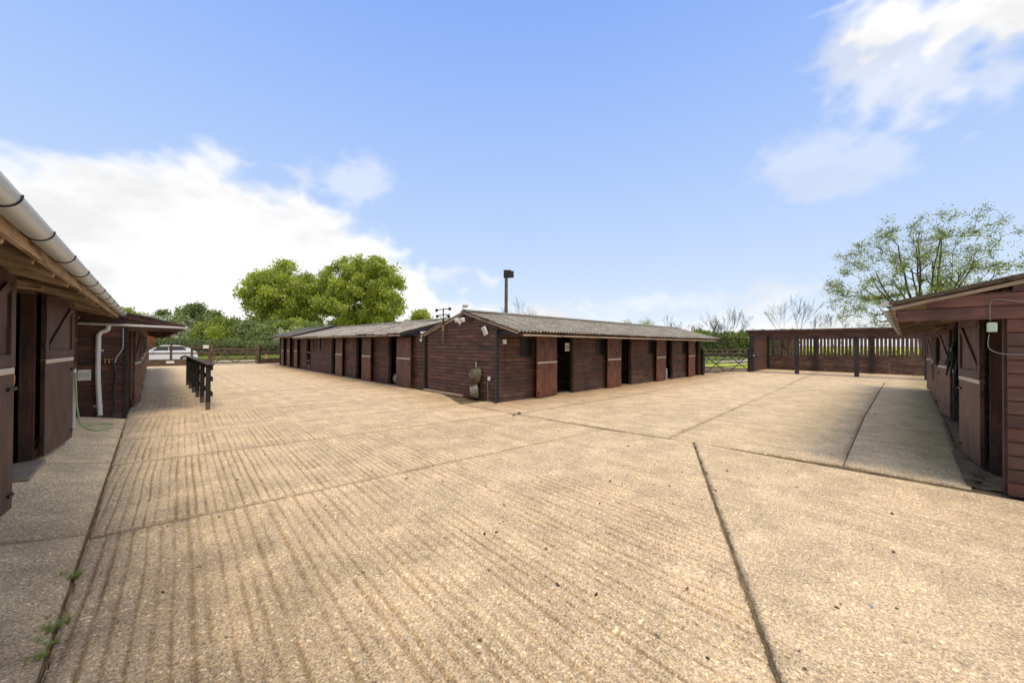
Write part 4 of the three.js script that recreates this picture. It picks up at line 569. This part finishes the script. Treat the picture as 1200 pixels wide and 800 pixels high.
{ // things at the right stables
  const j = thing('junction_box', 'pale green junction box with a cable at the corner of the right stables', 'switch box', [7.06, 1.93, 0.70]); mesh('case', box(-0.03, 0.03, -0.055, 0.055, -0.045, 0.03, 'y', 0.01), mat(lin(0.45, 0.58, 0.44), 0.55), j);
  mesh('conduit', [pipe([[-0.0, 0.08, -0.02], [0, 0.25, -0.02], [0, 0.32, 0.0], [-0.03, 0.29, 0.16], [-0.03, 0.22, 0.5]], 0.0038, 40, 7), pipe([[0, -0.08, -0.03], [0, -0.24, -0.03], [-0.02, -0.3, 0.04], [-0.02, -0.31, 0.3], [-0.02, -0.31, 0.8]], 0.0038, 40, 7)], mat(lin(0.24, 0.23, 0.22), 0.5), j);
  const strapM = mat(lin(0.012, 0.03, 0.028), 0.8), hang = (label, x, y, z, seed, m, n) => { const r = rng(seed), t = thing('head_collar', label, 'head collar', [x, y, z], 0); for (let k = 0; k < n; k++) { const a = (r() - 0.5) * 0.16, l = 0.25 + r() * 0.5; mesh('strap', pipe([[a * 0.3, 0, 0], [a, -l * 0.3, 0.02 - r() * 0.07], [a + 0.06, -l, -0.02 - r() * 0.06], [a - 0.05, -l * 0.75, -0.05], [a * 0.2, -0.03, 0.0]], 0.012, 28, 6), m, t); } mesh('hook', rod([0, 0, 0.1], [0, 0.02, -0.04], 0.008), M.iron, t); mesh('ring', muv(new THREE.TorusGeometry(0.025, 0.005, 6, 14).translate(0, -0.2, -0.06)), M.galv, t); return t; };
  hang('dark green head collars and ropes hung between the two nearest right doors', 10.4, 1.85, 0.62, 5, strapM, 7); hang('black head collar with pale cord hung on the second right door frame', 11.1, 1.72, 0.6, 8, mat(lin(0.03, 0.035, 0.03), 0.8), 4); hang('dark lead rope hung low beside the nearest right door', 9.62, 1.5, 0.6, 14, strapM, 3);
  const st = thing('straw_tuft', 'tuft of pale straw and twine lodged in the eave rafters of the right stables', 'straw', [8.1, 2.12, 0.25]); const r = rng(3); for (let k = 0; k < 9; k++) mesh('stalk', pipe([[(r() - 0.5) * 0.3, 0.06, (r() - 0.5) * 0.2], [(r() - 0.5) * 0.34, -0.02, (r() - 0.5) * 0.25], [(r() - 0.5) * 0.4, -0.06 + r() * 0.12, (r() - 0.5) * 0.3]], 0.006, 10, 4), M.paleDull, st);
  const gb = thing('hanging_rug', 'olive green rug folded over the second right door', 'rug', [13.35, 1.25, 0.48]); for (const [dx, w] of [[0, 0.4], [-0.62, 0.34]]) mesh('rug_fold', muv(new RoundedBoxGeometry(w, 0.62, 0.05, 3, 0.02).translate(dx, 0.35, 0)), mat(lin(0.09, 0.085, 0.045), 0.9, { map: T.dirt }), gb);
  mesh('strap', [[0.1, -0.1], [-0.5, -0.1]].map(([x, y]) => box(x, x + 0.03, y - 0.22, y + 0.2, -0.045, -0.035)), M.black, gb);
}
// crumbled earth strip and loose stones at the right door sills
{
  const g = new THREE.PlaneGeometry(2.4, 0.42, 40, 8).rotateX(-HP), p = g.attributes.position; for (let i = 0; i < p.count; i++) p.setY(i, fbm2(p.getX(i) * 5, p.getZ(i) * 9, 4, 77) * 0.07 - 0.03); g.computeVertexNormals(); const o = struct('earth_strip', fin(new THREE.Mesh(muv(g.translate(8.45, 0.0, 0.72), 'x'), M.dirt)));
}
// ------------------------------------------------------------------ vegetation
function tubes() {
  const pos = [], nor = [], uv = [], idx = [], X = new THREE.Vector3(), Y = new THREE.Vector3(), D = new THREE.Vector3();
  return { n: 0, add(a, b, r0, r1, k = 5) {
    D.subVectors(b, a); const L = D.length(); if (L < 1e-4) return; D.divideScalar(L); X.set(Math.abs(D.y) > 0.9 ? 1 : 0, Math.abs(D.y) > 0.9 ? 0 : 1, 0).cross(D).normalize(); Y.crossVectors(D, X); const o = pos.length / 3;
    for (let j = 0; j < 2; j++) for (let i = 0; i <= k; i++) { const t = i / k * 2 * Math.PI, c = Math.cos(t), s = Math.sin(t), r = j ? r1 : r0, p = j ? b : a; const nx = X.x * c + Y.x * s, ny = X.y * c + Y.y * s, nz = X.z * c + Y.z * s; pos.push(p.x + nx * r, p.y + ny * r, p.z + nz * r); nor.push(nx, ny, nz); uv.push(i / k * 2 * Math.PI * Math.max(r0, 0.05), j * L); }
    for (let i = 0; i < k; i++) { const a0 = o + i, b0 = a0 + k + 1; idx.push(a0, a0 + 1, b0, a0 + 1, b0 + 1, b0); } this.n++;
  }, geo() { const g = new THREE.BufferGeometry(); g.setAttribute('position', new THREE.Float32BufferAttribute(pos, 3)); g.setAttribute('normal', new THREE.Float32BufferAttribute(nor, 3)); g.setAttribute('uv', new THREE.Float32BufferAttribute(uv, 2)); g.setIndex(idx); return g; } };
}
function leafCluster(n, size, spread, seed) {
  const r = rng(seed), pos = []; const e = new THREE.Euler(), v = new THREE.Vector3();
  for (let k = 0; k < n; k++) {
    e.set(r() * 6.3, r() * 6.3, r() * 6.3); const c = new THREE.Vector3((r() - 0.5) * spread, (r() - 0.5) * spread, (r() - 0.5) * spread), s = size * (0.7 + r() * 0.6);
    const P = [[0, 0, 0], [0.5, 0.33, 0.10], [1.15, 0, -0.05], [0.5, -0.33, 0.10]].map(([x, y, z]) => v.set(x * s, y * s, z * s).applyEuler(e).add(c).toArray()); pos.push(...P[0], ...P[1], ...P[2], ...P[0], ...P[2], ...P[3]);
  }
  const g = new THREE.BufferGeometry(); g.setAttribute('position', new THREE.Float32BufferAttribute(pos, 3)); g.computeVertexNormals(); return g;
}
const leafMat = new THREE.MeshPhysicalMaterial({ color: 0xffffff, roughness: 0.8, transmission: 0.45, thickness: 0, side: THREE.DoubleSide });
const LEAF = { tree: leafCluster(5, 0.36, 0.85, 1), bush: leafCluster(6, 0.20, 0.6, 2), twig: leafCluster(4, 0.135, 0.5, 3), blossom: leafCluster(7, 0.22, 0.6, 4), tuft: null };
function crown(name, parent, geo, pts, seed, c0, c1, scale = 1) {   // pts: [x,y,z, tone]
  const r = rng(seed), im = new THREE.InstancedMesh(geo, leafMat, pts.length), m = new THREE.Matrix4(), q = new THREE.Quaternion(), e = new THREE.Euler(), v = new THREE.Vector3(), s = new THREE.Vector3(), c = new THREE.Color();
  pts.forEach((p, i) => { e.set(r() * 6.3, r() * 6.3, r() * 6.3); const k = scale * (0.7 + r() * 0.6); im.setMatrixAt(i, m.compose(v.set(p[0], p[1], p[2]), q.setFromEuler(e), s.set(k, k, k))); const t = clamp((p[3] ?? 0.5) + (r() - 0.5) * 0.5); c.setRGB(lerp(c0[0], c1[0], t), lerp(c0[1], c1[1], t), lerp(c0[2], c1[2], t)); im.setColorAt(i, c); });
  im.name = name; im.userData.kind = 'stuff'; fin(im); parent.add(im); return im;
}
const gauss = (r) => (r() + r() + r() + r() - 2) * 0.86;
// a broad tree: limbs toward leaf masses spread through an uneven dome
function broadTree(name, label, cat, [x, z], { h, w, seed, clumps = 90, per = 110, cr = 1.0, c0, c1, low = 0.22, m = M.bark, geo = LEAF.tree, scale = 1, group, squash = 1, trunk = 0.35, twigs = 4, bw = 1, ysq = 0.55, jit = 0.09, nl = 9, taper = 0.68 }) {
  const r = rng(seed), t = thing(name, label, cat, [x, -0.06, z], 0, group), tb = tubes(), base = h * low, cy = (h + base) / 2, ry = (h - base) / 2, rx = w / 2; const tops = [], pts = [];
  const lobes = Array.from({ length: 7 }, () => [r() * 6.3, r() * 2 - 0.6, 0.82 + r() * 0.34]);
  for (let k = 0; k < clumps; k++) {
    const a = r() * 6.283, u = r() * 2 - 1, rad = Math.pow(r(), 0.36) * (0.84 + 0.26 * fbm3(Math.cos(a) * 1.6 + seed, u * 1.6, Math.sin(a) * 1.6, 3)), q = Math.sqrt(1 - u * u);
    const taper = u < 0 ? 1 : 1 - 0.18 * u; tops.push(new THREE.Vector3(Math.cos(a) * q * rad * rx * taper, cy + u * rad * ry * squash, Math.sin(a) * q * rad * rx * taper));
  }
  const H0 = h * 0.2, limbs = []; let p = new THREE.Vector3(0, 0, 0); const nt = 5; let prev = p;
  for (let k = 1; k <= nt; k++) { const n = new THREE.Vector3((r() - 0.5) * 0.2, H0 * k / nt, (r() - 0.5) * 0.2); tb.add(prev, n, trunk * (1.15 - 0.2 * (k - 1) / nt), trunk * (1.15 - 0.2 * k / nt), 9); prev = n; }
  for (let k = 0; k < nl; k++) { const a = k / nl * 6.283 + r() * 0.5, up = k % 3; let q = prev.clone(), d = new THREE.Vector3(Math.cos(a) * (up === 2 ? 0.35 : 0.9), 0.8 + up * 0.5, Math.sin(a) * (up === 2 ? 0.35 : 0.9)).normalize(), rr = trunk * 0.55; const nodes = [], L = (h - H0) * (up === 2 ? 0.72 : 0.55); for (let s = 0; s < 6; s++) { const n = q.clone().addScaledVector(d, L / 6); n.x += (r() - 0.5) * 0.4; n.z += (r() - 0.5) * 0.4; tb.add(q, n, rr, rr * taper, 6); rr *= taper; nodes.push([n, rr]); q = n; d.y += 0.06; d.normalize(); } limbs.push(...nodes); }
  const nodes = limbs.slice(), hub = prev.clone(); hub.y += h * 0.12; tops.sort((a, b) => a.distanceTo(hub) - b.distanceTo(hub));
  for (const c of tops) {
    let best = null, bd = 1e9; const dc = c.distanceTo(hub);
    for (const l of nodes) { const d = l[0].distanceTo(c) + (l[0].y > c.y ? (l[0].y - c.y) * 1.6 : 0) + Math.max(0, l[0].distanceTo(hub) - dc + 0.4) * 1.5; if (d < bd) { bd = d; best = l; } }
    const D = best[0].distanceTo(c), r0 = Math.max(0.014, Math.min(best[1] * 0.78, (0.02 + D * 0.018) * bw)); let q = best[0], rr = r0; const out = best[2] ?? c.clone().sub(best[0]).setY(D * 0.9).normalize();
    for (let k = 1; k <= 4; k++) { const t = k / 4, e = best[0].clone().lerp(c, t).addScaledVector(out, D * 0.16 * Math.sin(t * Math.PI)); if (k < 4) { e.x += (r() - 0.5) * D * jit; e.y += (r() - 0.5) * D * jit * 0.8; e.z += (r() - 0.5) * D * jit; } const r1 = Math.max(0.009 * bw, rr * 0.84); tb.add(q, e, rr, r1, rr > 0.05 ? 5 : 4); nodes.push([e, r1, e.clone().sub(q).normalize()]); q = e; rr = r1; }
    for (let k = 0; k < twigs; k++) { const e = c.clone().add(new THREE.Vector3(gauss(r) * cr, (gauss(r) * 0.6 + 0.2) * cr, gauss(r) * cr)); tb.add(q.clone().lerp(best[0], r() * 0.35), e, 0.013 * bw, 0.006 * bw, 3); }
  }
  for (const c of tops) { const tone = r(), n = Math.round(per * (0.6 + r() * 0.8)), s = cr * (0.7 + r() * 0.6); for (let k = 0; k < n; k++) { const dy = gauss(r) * s * ysq; pts.push([c.x + gauss(r) * s, c.y + dy, c.z + gauss(r) * s, tone * 0.55 + 0.25 + dy * 0.2]); } }
  const tr = fin(new THREE.Mesh(tb.geo(), m)); tr.name = 'trunk'; t.add(tr); crown('crown', t, geo, pts, seed + 1, c0, c1, scale); return t;
}
// a tree of forking branches with few or no leaves
function forkTree(name, label, cat, [x, z], { h, seed, depth = 6, spread = 0.5, ratio = 0.77, r0 = 0.14, m = M.barkGrey, stems = 1, leaf = 0, c0, c1, up = 0.12, first = 0.25, dome = null, group, minR = 0.008, lean = 0.25, kids = 2.4 }) {
  const r = rng(seed), t = thing(name, label, cat, [x, -0.06, z], 0, group), tb = tubes(), pts = [], A = new THREE.Vector3();
  const grow = (p, d, L, rad, k) => {
    if (dome) { const q = (Math.hypot(p.x, p.z) / dome[0]) ** 2 + (Math.max(p.y - dome[2], 0) / dome[1]) ** 2; if (q > 1) { L *= 0.45; k = Math.max(k, depth - 1); } }
    let q = p, rr = rad; const n = 3; for (let s = 0; s < n; s++) { const e = q.clone().addScaledVector(d, L / n); e.add(A.set(gauss(r), gauss(r) * 0.5, gauss(r)).multiplyScalar(L * 0.05)); const r1 = Math.max(minR * 0.7, rr * 0.86); tb.add(q, e, rr, r1, rad > 0.08 ? 7 : rad > 0.03 ? 5 : 3); rr = r1; q = e; if (k > 1 && s === 1 && r() < 0.55 && k < depth) grow(e.clone(), d.clone().add(A.set(gauss(r), gauss(r) * 0.7 + up, gauss(r)).multiplyScalar(spread * 1.3)).normalize(), L * ratio * 0.75, Math.max(minR, rr * 0.5), k + 1); if (leaf && k >= depth - 1) for (let g = 0; g < leaf; g++) pts.push([e.x + gauss(r) * 0.25, e.y + gauss(r) * 0.2, e.z + gauss(r) * 0.25, r()]); }
    if (k >= depth) return; const nk = r() < kids - 2 ? 3 : 2;
    for (let c = 0; c < nk; c++) { const nd = d.clone().add(A.set(gauss(r), gauss(r) * 0.6, gauss(r)).multiplyScalar(spread)).add(A.set(0, up, 0)).normalize(); grow(q.clone(), nd, L * ratio * (0.8 + r() * 0.4), Math.max(minR, rr * (c ? 0.62 : 0.8)), k + 1); }
  };
  for (let s = 0; s < stems; s++) { const a = s / stems * 6.283 + r(), l = stems > 1 ? lean * (0.5 + r()) : 0.05; grow(new THREE.Vector3(Math.cos(a) * 0.15 * (stems > 1), 0, Math.sin(a) * 0.15 * (stems > 1)), new THREE.Vector3(Math.cos(a) * l, 1, Math.sin(a) * l).normalize(), h * first, r0 * (0.8 + r() * 0.4), 0); }
  const tr = fin(new THREE.Mesh(tb.geo(), m)); tr.name = 'trunk'; t.add(tr); if (pts.length) crown('crown', t, LEAF.twig, pts, seed + 1, c0, c1); return t;
}
const FRESH0 = [0.24, 0.30, 0.025], FRESH1 = [0.56, 0.62, 0.06], DARK0 = [0.13, 0.19, 0.045], DARK1 = [0.36, 0.43, 0.11];
broadTree('oak_tree', 'left of the two big spring green oaks behind the left wing', 'tree', [15.9, -70.5], { h: 15.6, w: 13.6, seed: 21, clumps: 230, per: 30, cr: 0.9, c0: FRESH0, c1: FRESH1, low: 0.17, trunk: 0.45 });
broadTree('oak_tree', 'right and denser of the two big spring green oaks behind the left wing', 'tree', [24.9, -62], { h: 16.4, w: 14.6, seed: 34, clumps: 270, per: 36, cr: 0.9, c0: FRESH0, c1: FRESH1, low: 0.15, trunk: 0.45 });
broadTree('small_tree', 'small green tree peeping over the roof right of the big oaks', 'tree', [35.8, -62.7], { h: 8.0, w: 6.5, seed: 35, clumps: 34, per: 70, cr: 0.9, c0: FRESH0, c1: FRESH1, low: 0.2, trunk: 0.2 });
broadTree('small_tree', 'dark twiggy green tree just topping the middle roof', 'tree', [46.7, -24.6], { h: 5.3, w: 4.2, seed: 36, clumps: 22, per: 40, cr: 0.6, c0: DARK0, c1: FRESH1, low: 0.3, trunk: 0.12, geo: LEAF.twig });
const bushes = [
  ['tall hawthorn bush rising directly behind the brick outbuilding', -3.4, -73, 6.6, 8, 1], ['twiggy hawthorn standing behind the roof of the white car', 1.2, -70, 6.0, 6, 2], ['tallest thin topped bush of the row behind the yard fence', 4.6, -71.5, 7.2, 6.5, 3],
  ['bright green bush behind the sign on the fence', 7.2, -66, 5.0, 5.5, 4], ['white flowering bush above the wooden gate', 9.8, -65.5, 5.0, 5.0, 5], ['dark rounded bush behind the orange cone', 12.2, -62.5, 4.9, 5.2, 6], ['grey green blossom bush beside the far stable row', 14.6, -60.5, 4.8, 5, 7], ['deep green bush under the left big oak', 17.0, -60, 4.6, 5, 8],
];
for (const [label, x, z, h, w, s] of bushes) {
  const b = broadTree('hedge_bush', label, 'bush', [x, z], { h, w, seed: 100 + s, clumps: 46, per: 85, cr: 0.75, c0: s % 3 === 0 ? DARK0 : [0.13, 0.20, 0.035], c1: s % 3 === 1 ? FRESH1 : DARK1, low: 0.06, m: M.barkDark, geo: LEAF.bush, trunk: 0.12, scale: 1.25 });
  if ([1, 2, 5, 7].includes(s)) { const r = rng(500 + s), pts = []; for (let k = 0; k < 60; k++) { const a = r() * 6.28, u = r() * 1.2 - 0.5, q = Math.sqrt(Math.max(0, 1 - u * u)), cx = Math.cos(a) * q * w * 0.5, cy = h * 0.53 + u * h * 0.44, cz = Math.sin(a) * q * w * 0.5; for (let g = 0; g < 9; g++) pts.push([cx + gauss(r) * 0.35, cy + gauss(r) * 0.25, cz + gauss(r) * 0.35, r()]); } crown('blossom', b, LEAF.blossom, pts, 600 + s, [0.6, 0.6, 0.42], [0.85, 0.85, 0.72]); }
}
function hedge(label, a, b, h, d, seed, c0, c1) {
  const r = rng(seed), L = Math.hypot(b[0] - a[0], b[1] - a[1]), t = thing('hedge', label, 'hedge', [a[0], -0.06, a[1]], -Math.atan2(b[1] - a[1], b[0] - a[0]));
  mesh('stems', box(0.2, L - 0.2, 0, h * 0.8, -d * 0.28, d * 0.28), M.barkDark, t); const pts = [];
  for (let k = 0; k < L * h * 46; k++) { const x = r() * L, top = h * (0.86 + 0.26 * fbm2(x * 0.6, seed, 3, 3)), side = r(); let y, z; if (side < 0.35) { y = top + gauss(r) * 0.09; z = (r() - 0.5) * d; } else { y = r() * top; z = (side < 0.8 ? 1 : -1) * d * 0.5 + gauss(r) * 0.12; } pts.push([x, y, z, clamp(0.2 + 0.5 * y / h + (fbm2(x, y * 2, 2, 9) - 0.5))]); }
  crown('foliage', t, LEAF.bush, pts, seed + 3, c0, c1, 0.9); return t;
}
hedge('long low clipped hedge behind the yard fence and gate', [-6, -57.5], [24, -56], 1.75, 1.3, 71, [0.09, 0.13, 0.035], [0.26, 0.31, 0.08]);
hedge('low green hedge across the field behind the slatted shelter', [62, -11], [75, 18], 0.75, 1.4, 73, [0.11, 0.18, 0.035], [0.36, 0.44, 0.07]);
hedge('overgrown green hedge across the field beyond the black gate', [52, -36], [69, -11.5], 3.7, 2.2, 72, [0.11, 0.18, 0.035], [0.36, 0.44, 0.07]);
const bare = { m: M.barkGrey, depth: 5, spread: 0.40, up: 0.14, r0: 0.075, ratio: 0.78, first: 0.28, kids: 2.15, minR: 0.012, group: undefined };
forkTree('bare_tree', 'tallest bare tree above the left half of the shelter roof', 'tree', [76.3, -12.8], { ...bare, h: 8.6, seed: 1, stems: 3, lean: 0.3 });
forkTree('bare_tree', 'middle bare tree above the shelter roof', 'tree', [79.1, -10.2], { ...bare, h: 7.2, seed: 2, stems: 2 });
forkTree('bare_tree', 'slim bare tree above the shelter roof nearest the leafy tree', 'tree', [81.8, -7.8], { ...bare, h: 7.2, seed: 3, stems: 2, lean: 0.2 });
forkTree('bare_shrub', 'dense bare thicket directly behind the black gate', 'shrub', [60.5, -18.2], { ...bare, h: 6.0, seed: 4, stems: 6, lean: 0.35, spread: 0.36 });
forkTree('bare_shrub', 'bare thicket left of the gate just clearing the roof end', 'shrub', [61.5, -20.3], { ...bare, h: 5.4, seed: 5, stems: 3, lean: 0.25 });
forkTree('bare_shrub', 'pale bare thicket seen over the far end of the middle roof', 'shrub', [63.5, -24], { ...bare, h: 5.5, seed: 6, stems: 3, lean: 0.3 });
forkTree('bare_tree', 'round topped bare tree over the ridge right of the floodlight pole', 'tree', [43, -41.9], { ...bare, h: 8.2, seed: 7, stems: 4, lean: 0.45, spread: 0.5 });
forkTree('bare_tree', 'low bare tree top over the middle of the right hand roof', 'tree', [58.9, -26.7], { ...bare, h: 6.0, seed: 8, stems: 3, lean: 0.4 });
broadTree('ash_tree', 'large sparse tree with young leaves rising behind the right stables', 'tree', [62.3, 1.3], { h: 17.4, w: 18.6, seed: 12, clumps: 430, per: 15, cr: 0.62, ysq: 0.8, jit: 0.03, nl: 15, taper: 0.8, c0: [0.16, 0.19, 0.03], c1: [0.46, 0.50, 0.06], low: 0.1, trunk: 0.36, geo: LEAF.twig, m: M.bark, twigs: 5, scale: 1.12, bw: 1.6 });
// weeds, tufts and loose bits
{
  const blade = (() => { const r = rng(5), pos = []; for (let k = 0; k < 26; k++) { const a = r() * 6.28, l = 0.05 + r() * 0.11, w = 0.004 + r() * 0.005, b = 0.03 * r(), x = Math.cos(a), z = Math.sin(a), ox = gauss(r) * 0.03, oz = gauss(r) * 0.03, h = l * (0.5 + r() * 0.5); pos.push(ox - z * w, 0, oz + x * w, ox + z * w, 0, oz - x * w, ox + x * l * 0.7 + b, h, oz + z * l * 0.7); } const g = new THREE.BufferGeometry(); g.setAttribute('position', new THREE.Float32BufferAttribute(pos, 3)); g.computeVertexNormals(); return g; })();
  const gm = new THREE.MeshPhysicalMaterial({ color: lin(0.30, 0.38, 0.055), roughness: 0.9, transmission: 0.4, thickness: 0, side: THREE.DoubleSide }), dm = new THREE.MeshPhysicalMaterial({ color: lin(0.15, 0.12, 0.05), roughness: 0.9, transmission: 0.2, thickness: 0, side: THREE.DoubleSide });
  const weed = (label, spots, m, seed) => { const r = rng(seed), t = thing('weed_tuft', label, 'weed', [spots[0][0], spots[0][2] ?? 0.0, spots[0][1]]); const gs = []; for (const [x, z] of spots) for (let k = 0; k < 4; k++) { const s = 0.22 + r() * 0.34; gs.push(blade.clone().scale(s, s * (0.6 + r() * 0.7), s).rotateY(r() * 6).translate(x - spots[0][0] + gauss(r) * 0.05, 0, z - spots[0][1] + gauss(r) * 0.06)); } const o = fin(new THREE.Mesh(mergeGeometries(gs), m)); o.name = 'blades'; t.add(o); };
  weed('small green weed in the apron joint nearest the camera', [[-0.42, -3.36], [-0.41, -3.48], [-0.43, -3.56], [-0.42, -3.2]], gm, 1); weed('tiny green weed in the apron joint farther along', [[-0.41, -4.15], [-0.42, -4.22]], gm, 2); weed('dry brown weed patch at the meeting of the slab joints before the middle stables', [[6.35, -6.5], [6.5, -6.55], [6.25, -6.48], [6.6, -6.6]], dm, 3); weed('green moss and weeds at the sill of the nearest right door', [[9.5, 0.66], [9.75, 0.7], [10.0, 0.68], [10.2, 0.7]], gm, 4);
  weed('dry weeds along the footing of the nearest right doorway', [[7.5, 0.62], [7.8, 0.66], [8.1, 0.7]], dm, 5);
  const r = rng(77), geo = new THREE.IcosahedronGeometry(0.012, 0), im = new THREE.InstancedMesh(geo, mat(lin(1, 1, 1), 0.9), 220), m4 = new THREE.Matrix4(), q = new THREE.Quaternion(), c = new THREE.Color();
  for (let i = 0; i < 220; i++) { const near = r() < 0.5, x = near ? -0.3 + r() * 6 : -0.3 + r() * 16, z = near ? -5 + r() * 5 : -8 + r() * 8, s = 0.3 + r() * r() * 1.6; q.setFromEuler(new THREE.Euler(r() * 6, r() * 6, r() * 6)); im.setMatrixAt(i, m4.compose(new THREE.Vector3(x, 0.002, z), q, new THREE.Vector3(s * 1.4, s * 0.7, s))); const k = r(); c.setRGB(...(k < 0.5 ? [0.10, 0.07, 0.045] : k < 0.8 ? [0.28, 0.2, 0.12] : [0.55, 0.5, 0.42])); im.setColorAt(i, c); }
  im.name = 'loose_grit'; im.userData.kind = 'stuff'; tag(im, 'scattered grit and leaf crumbs on the concrete yard', 'grit'); fin(im); scene.add(im);
  // rough grass along the fences
  const tuft = blade.clone().scale(2.6, 2.6, 2.6), N = 3600, gi = new THREE.InstancedMesh(tuft, gm, N); for (let i = 0; i < N; i++) { let x, z; if (i % 2) { x = -2 + r() * 22; z = -47.4 - Math.pow(r(), 1.6) * 9; } else { x = 30 + r() * 26; z = -14 - r() * 18; } const s = 0.6 + r() * 0.9; q.setFromEuler(new THREE.Euler(0, r() * 6, 0)); gi.setMatrixAt(i, m4.compose(new THREE.Vector3(x, -0.075, z), q, new THREE.Vector3(s, s, s))); } gi.name = 'rough_grass'; gi.userData.kind = 'stuff'; tag(gi, 'rough green grass in the field beyond the gates', 'grass'); fin(gi); scene.add(gi);
}
renderer.render(scene, camera);
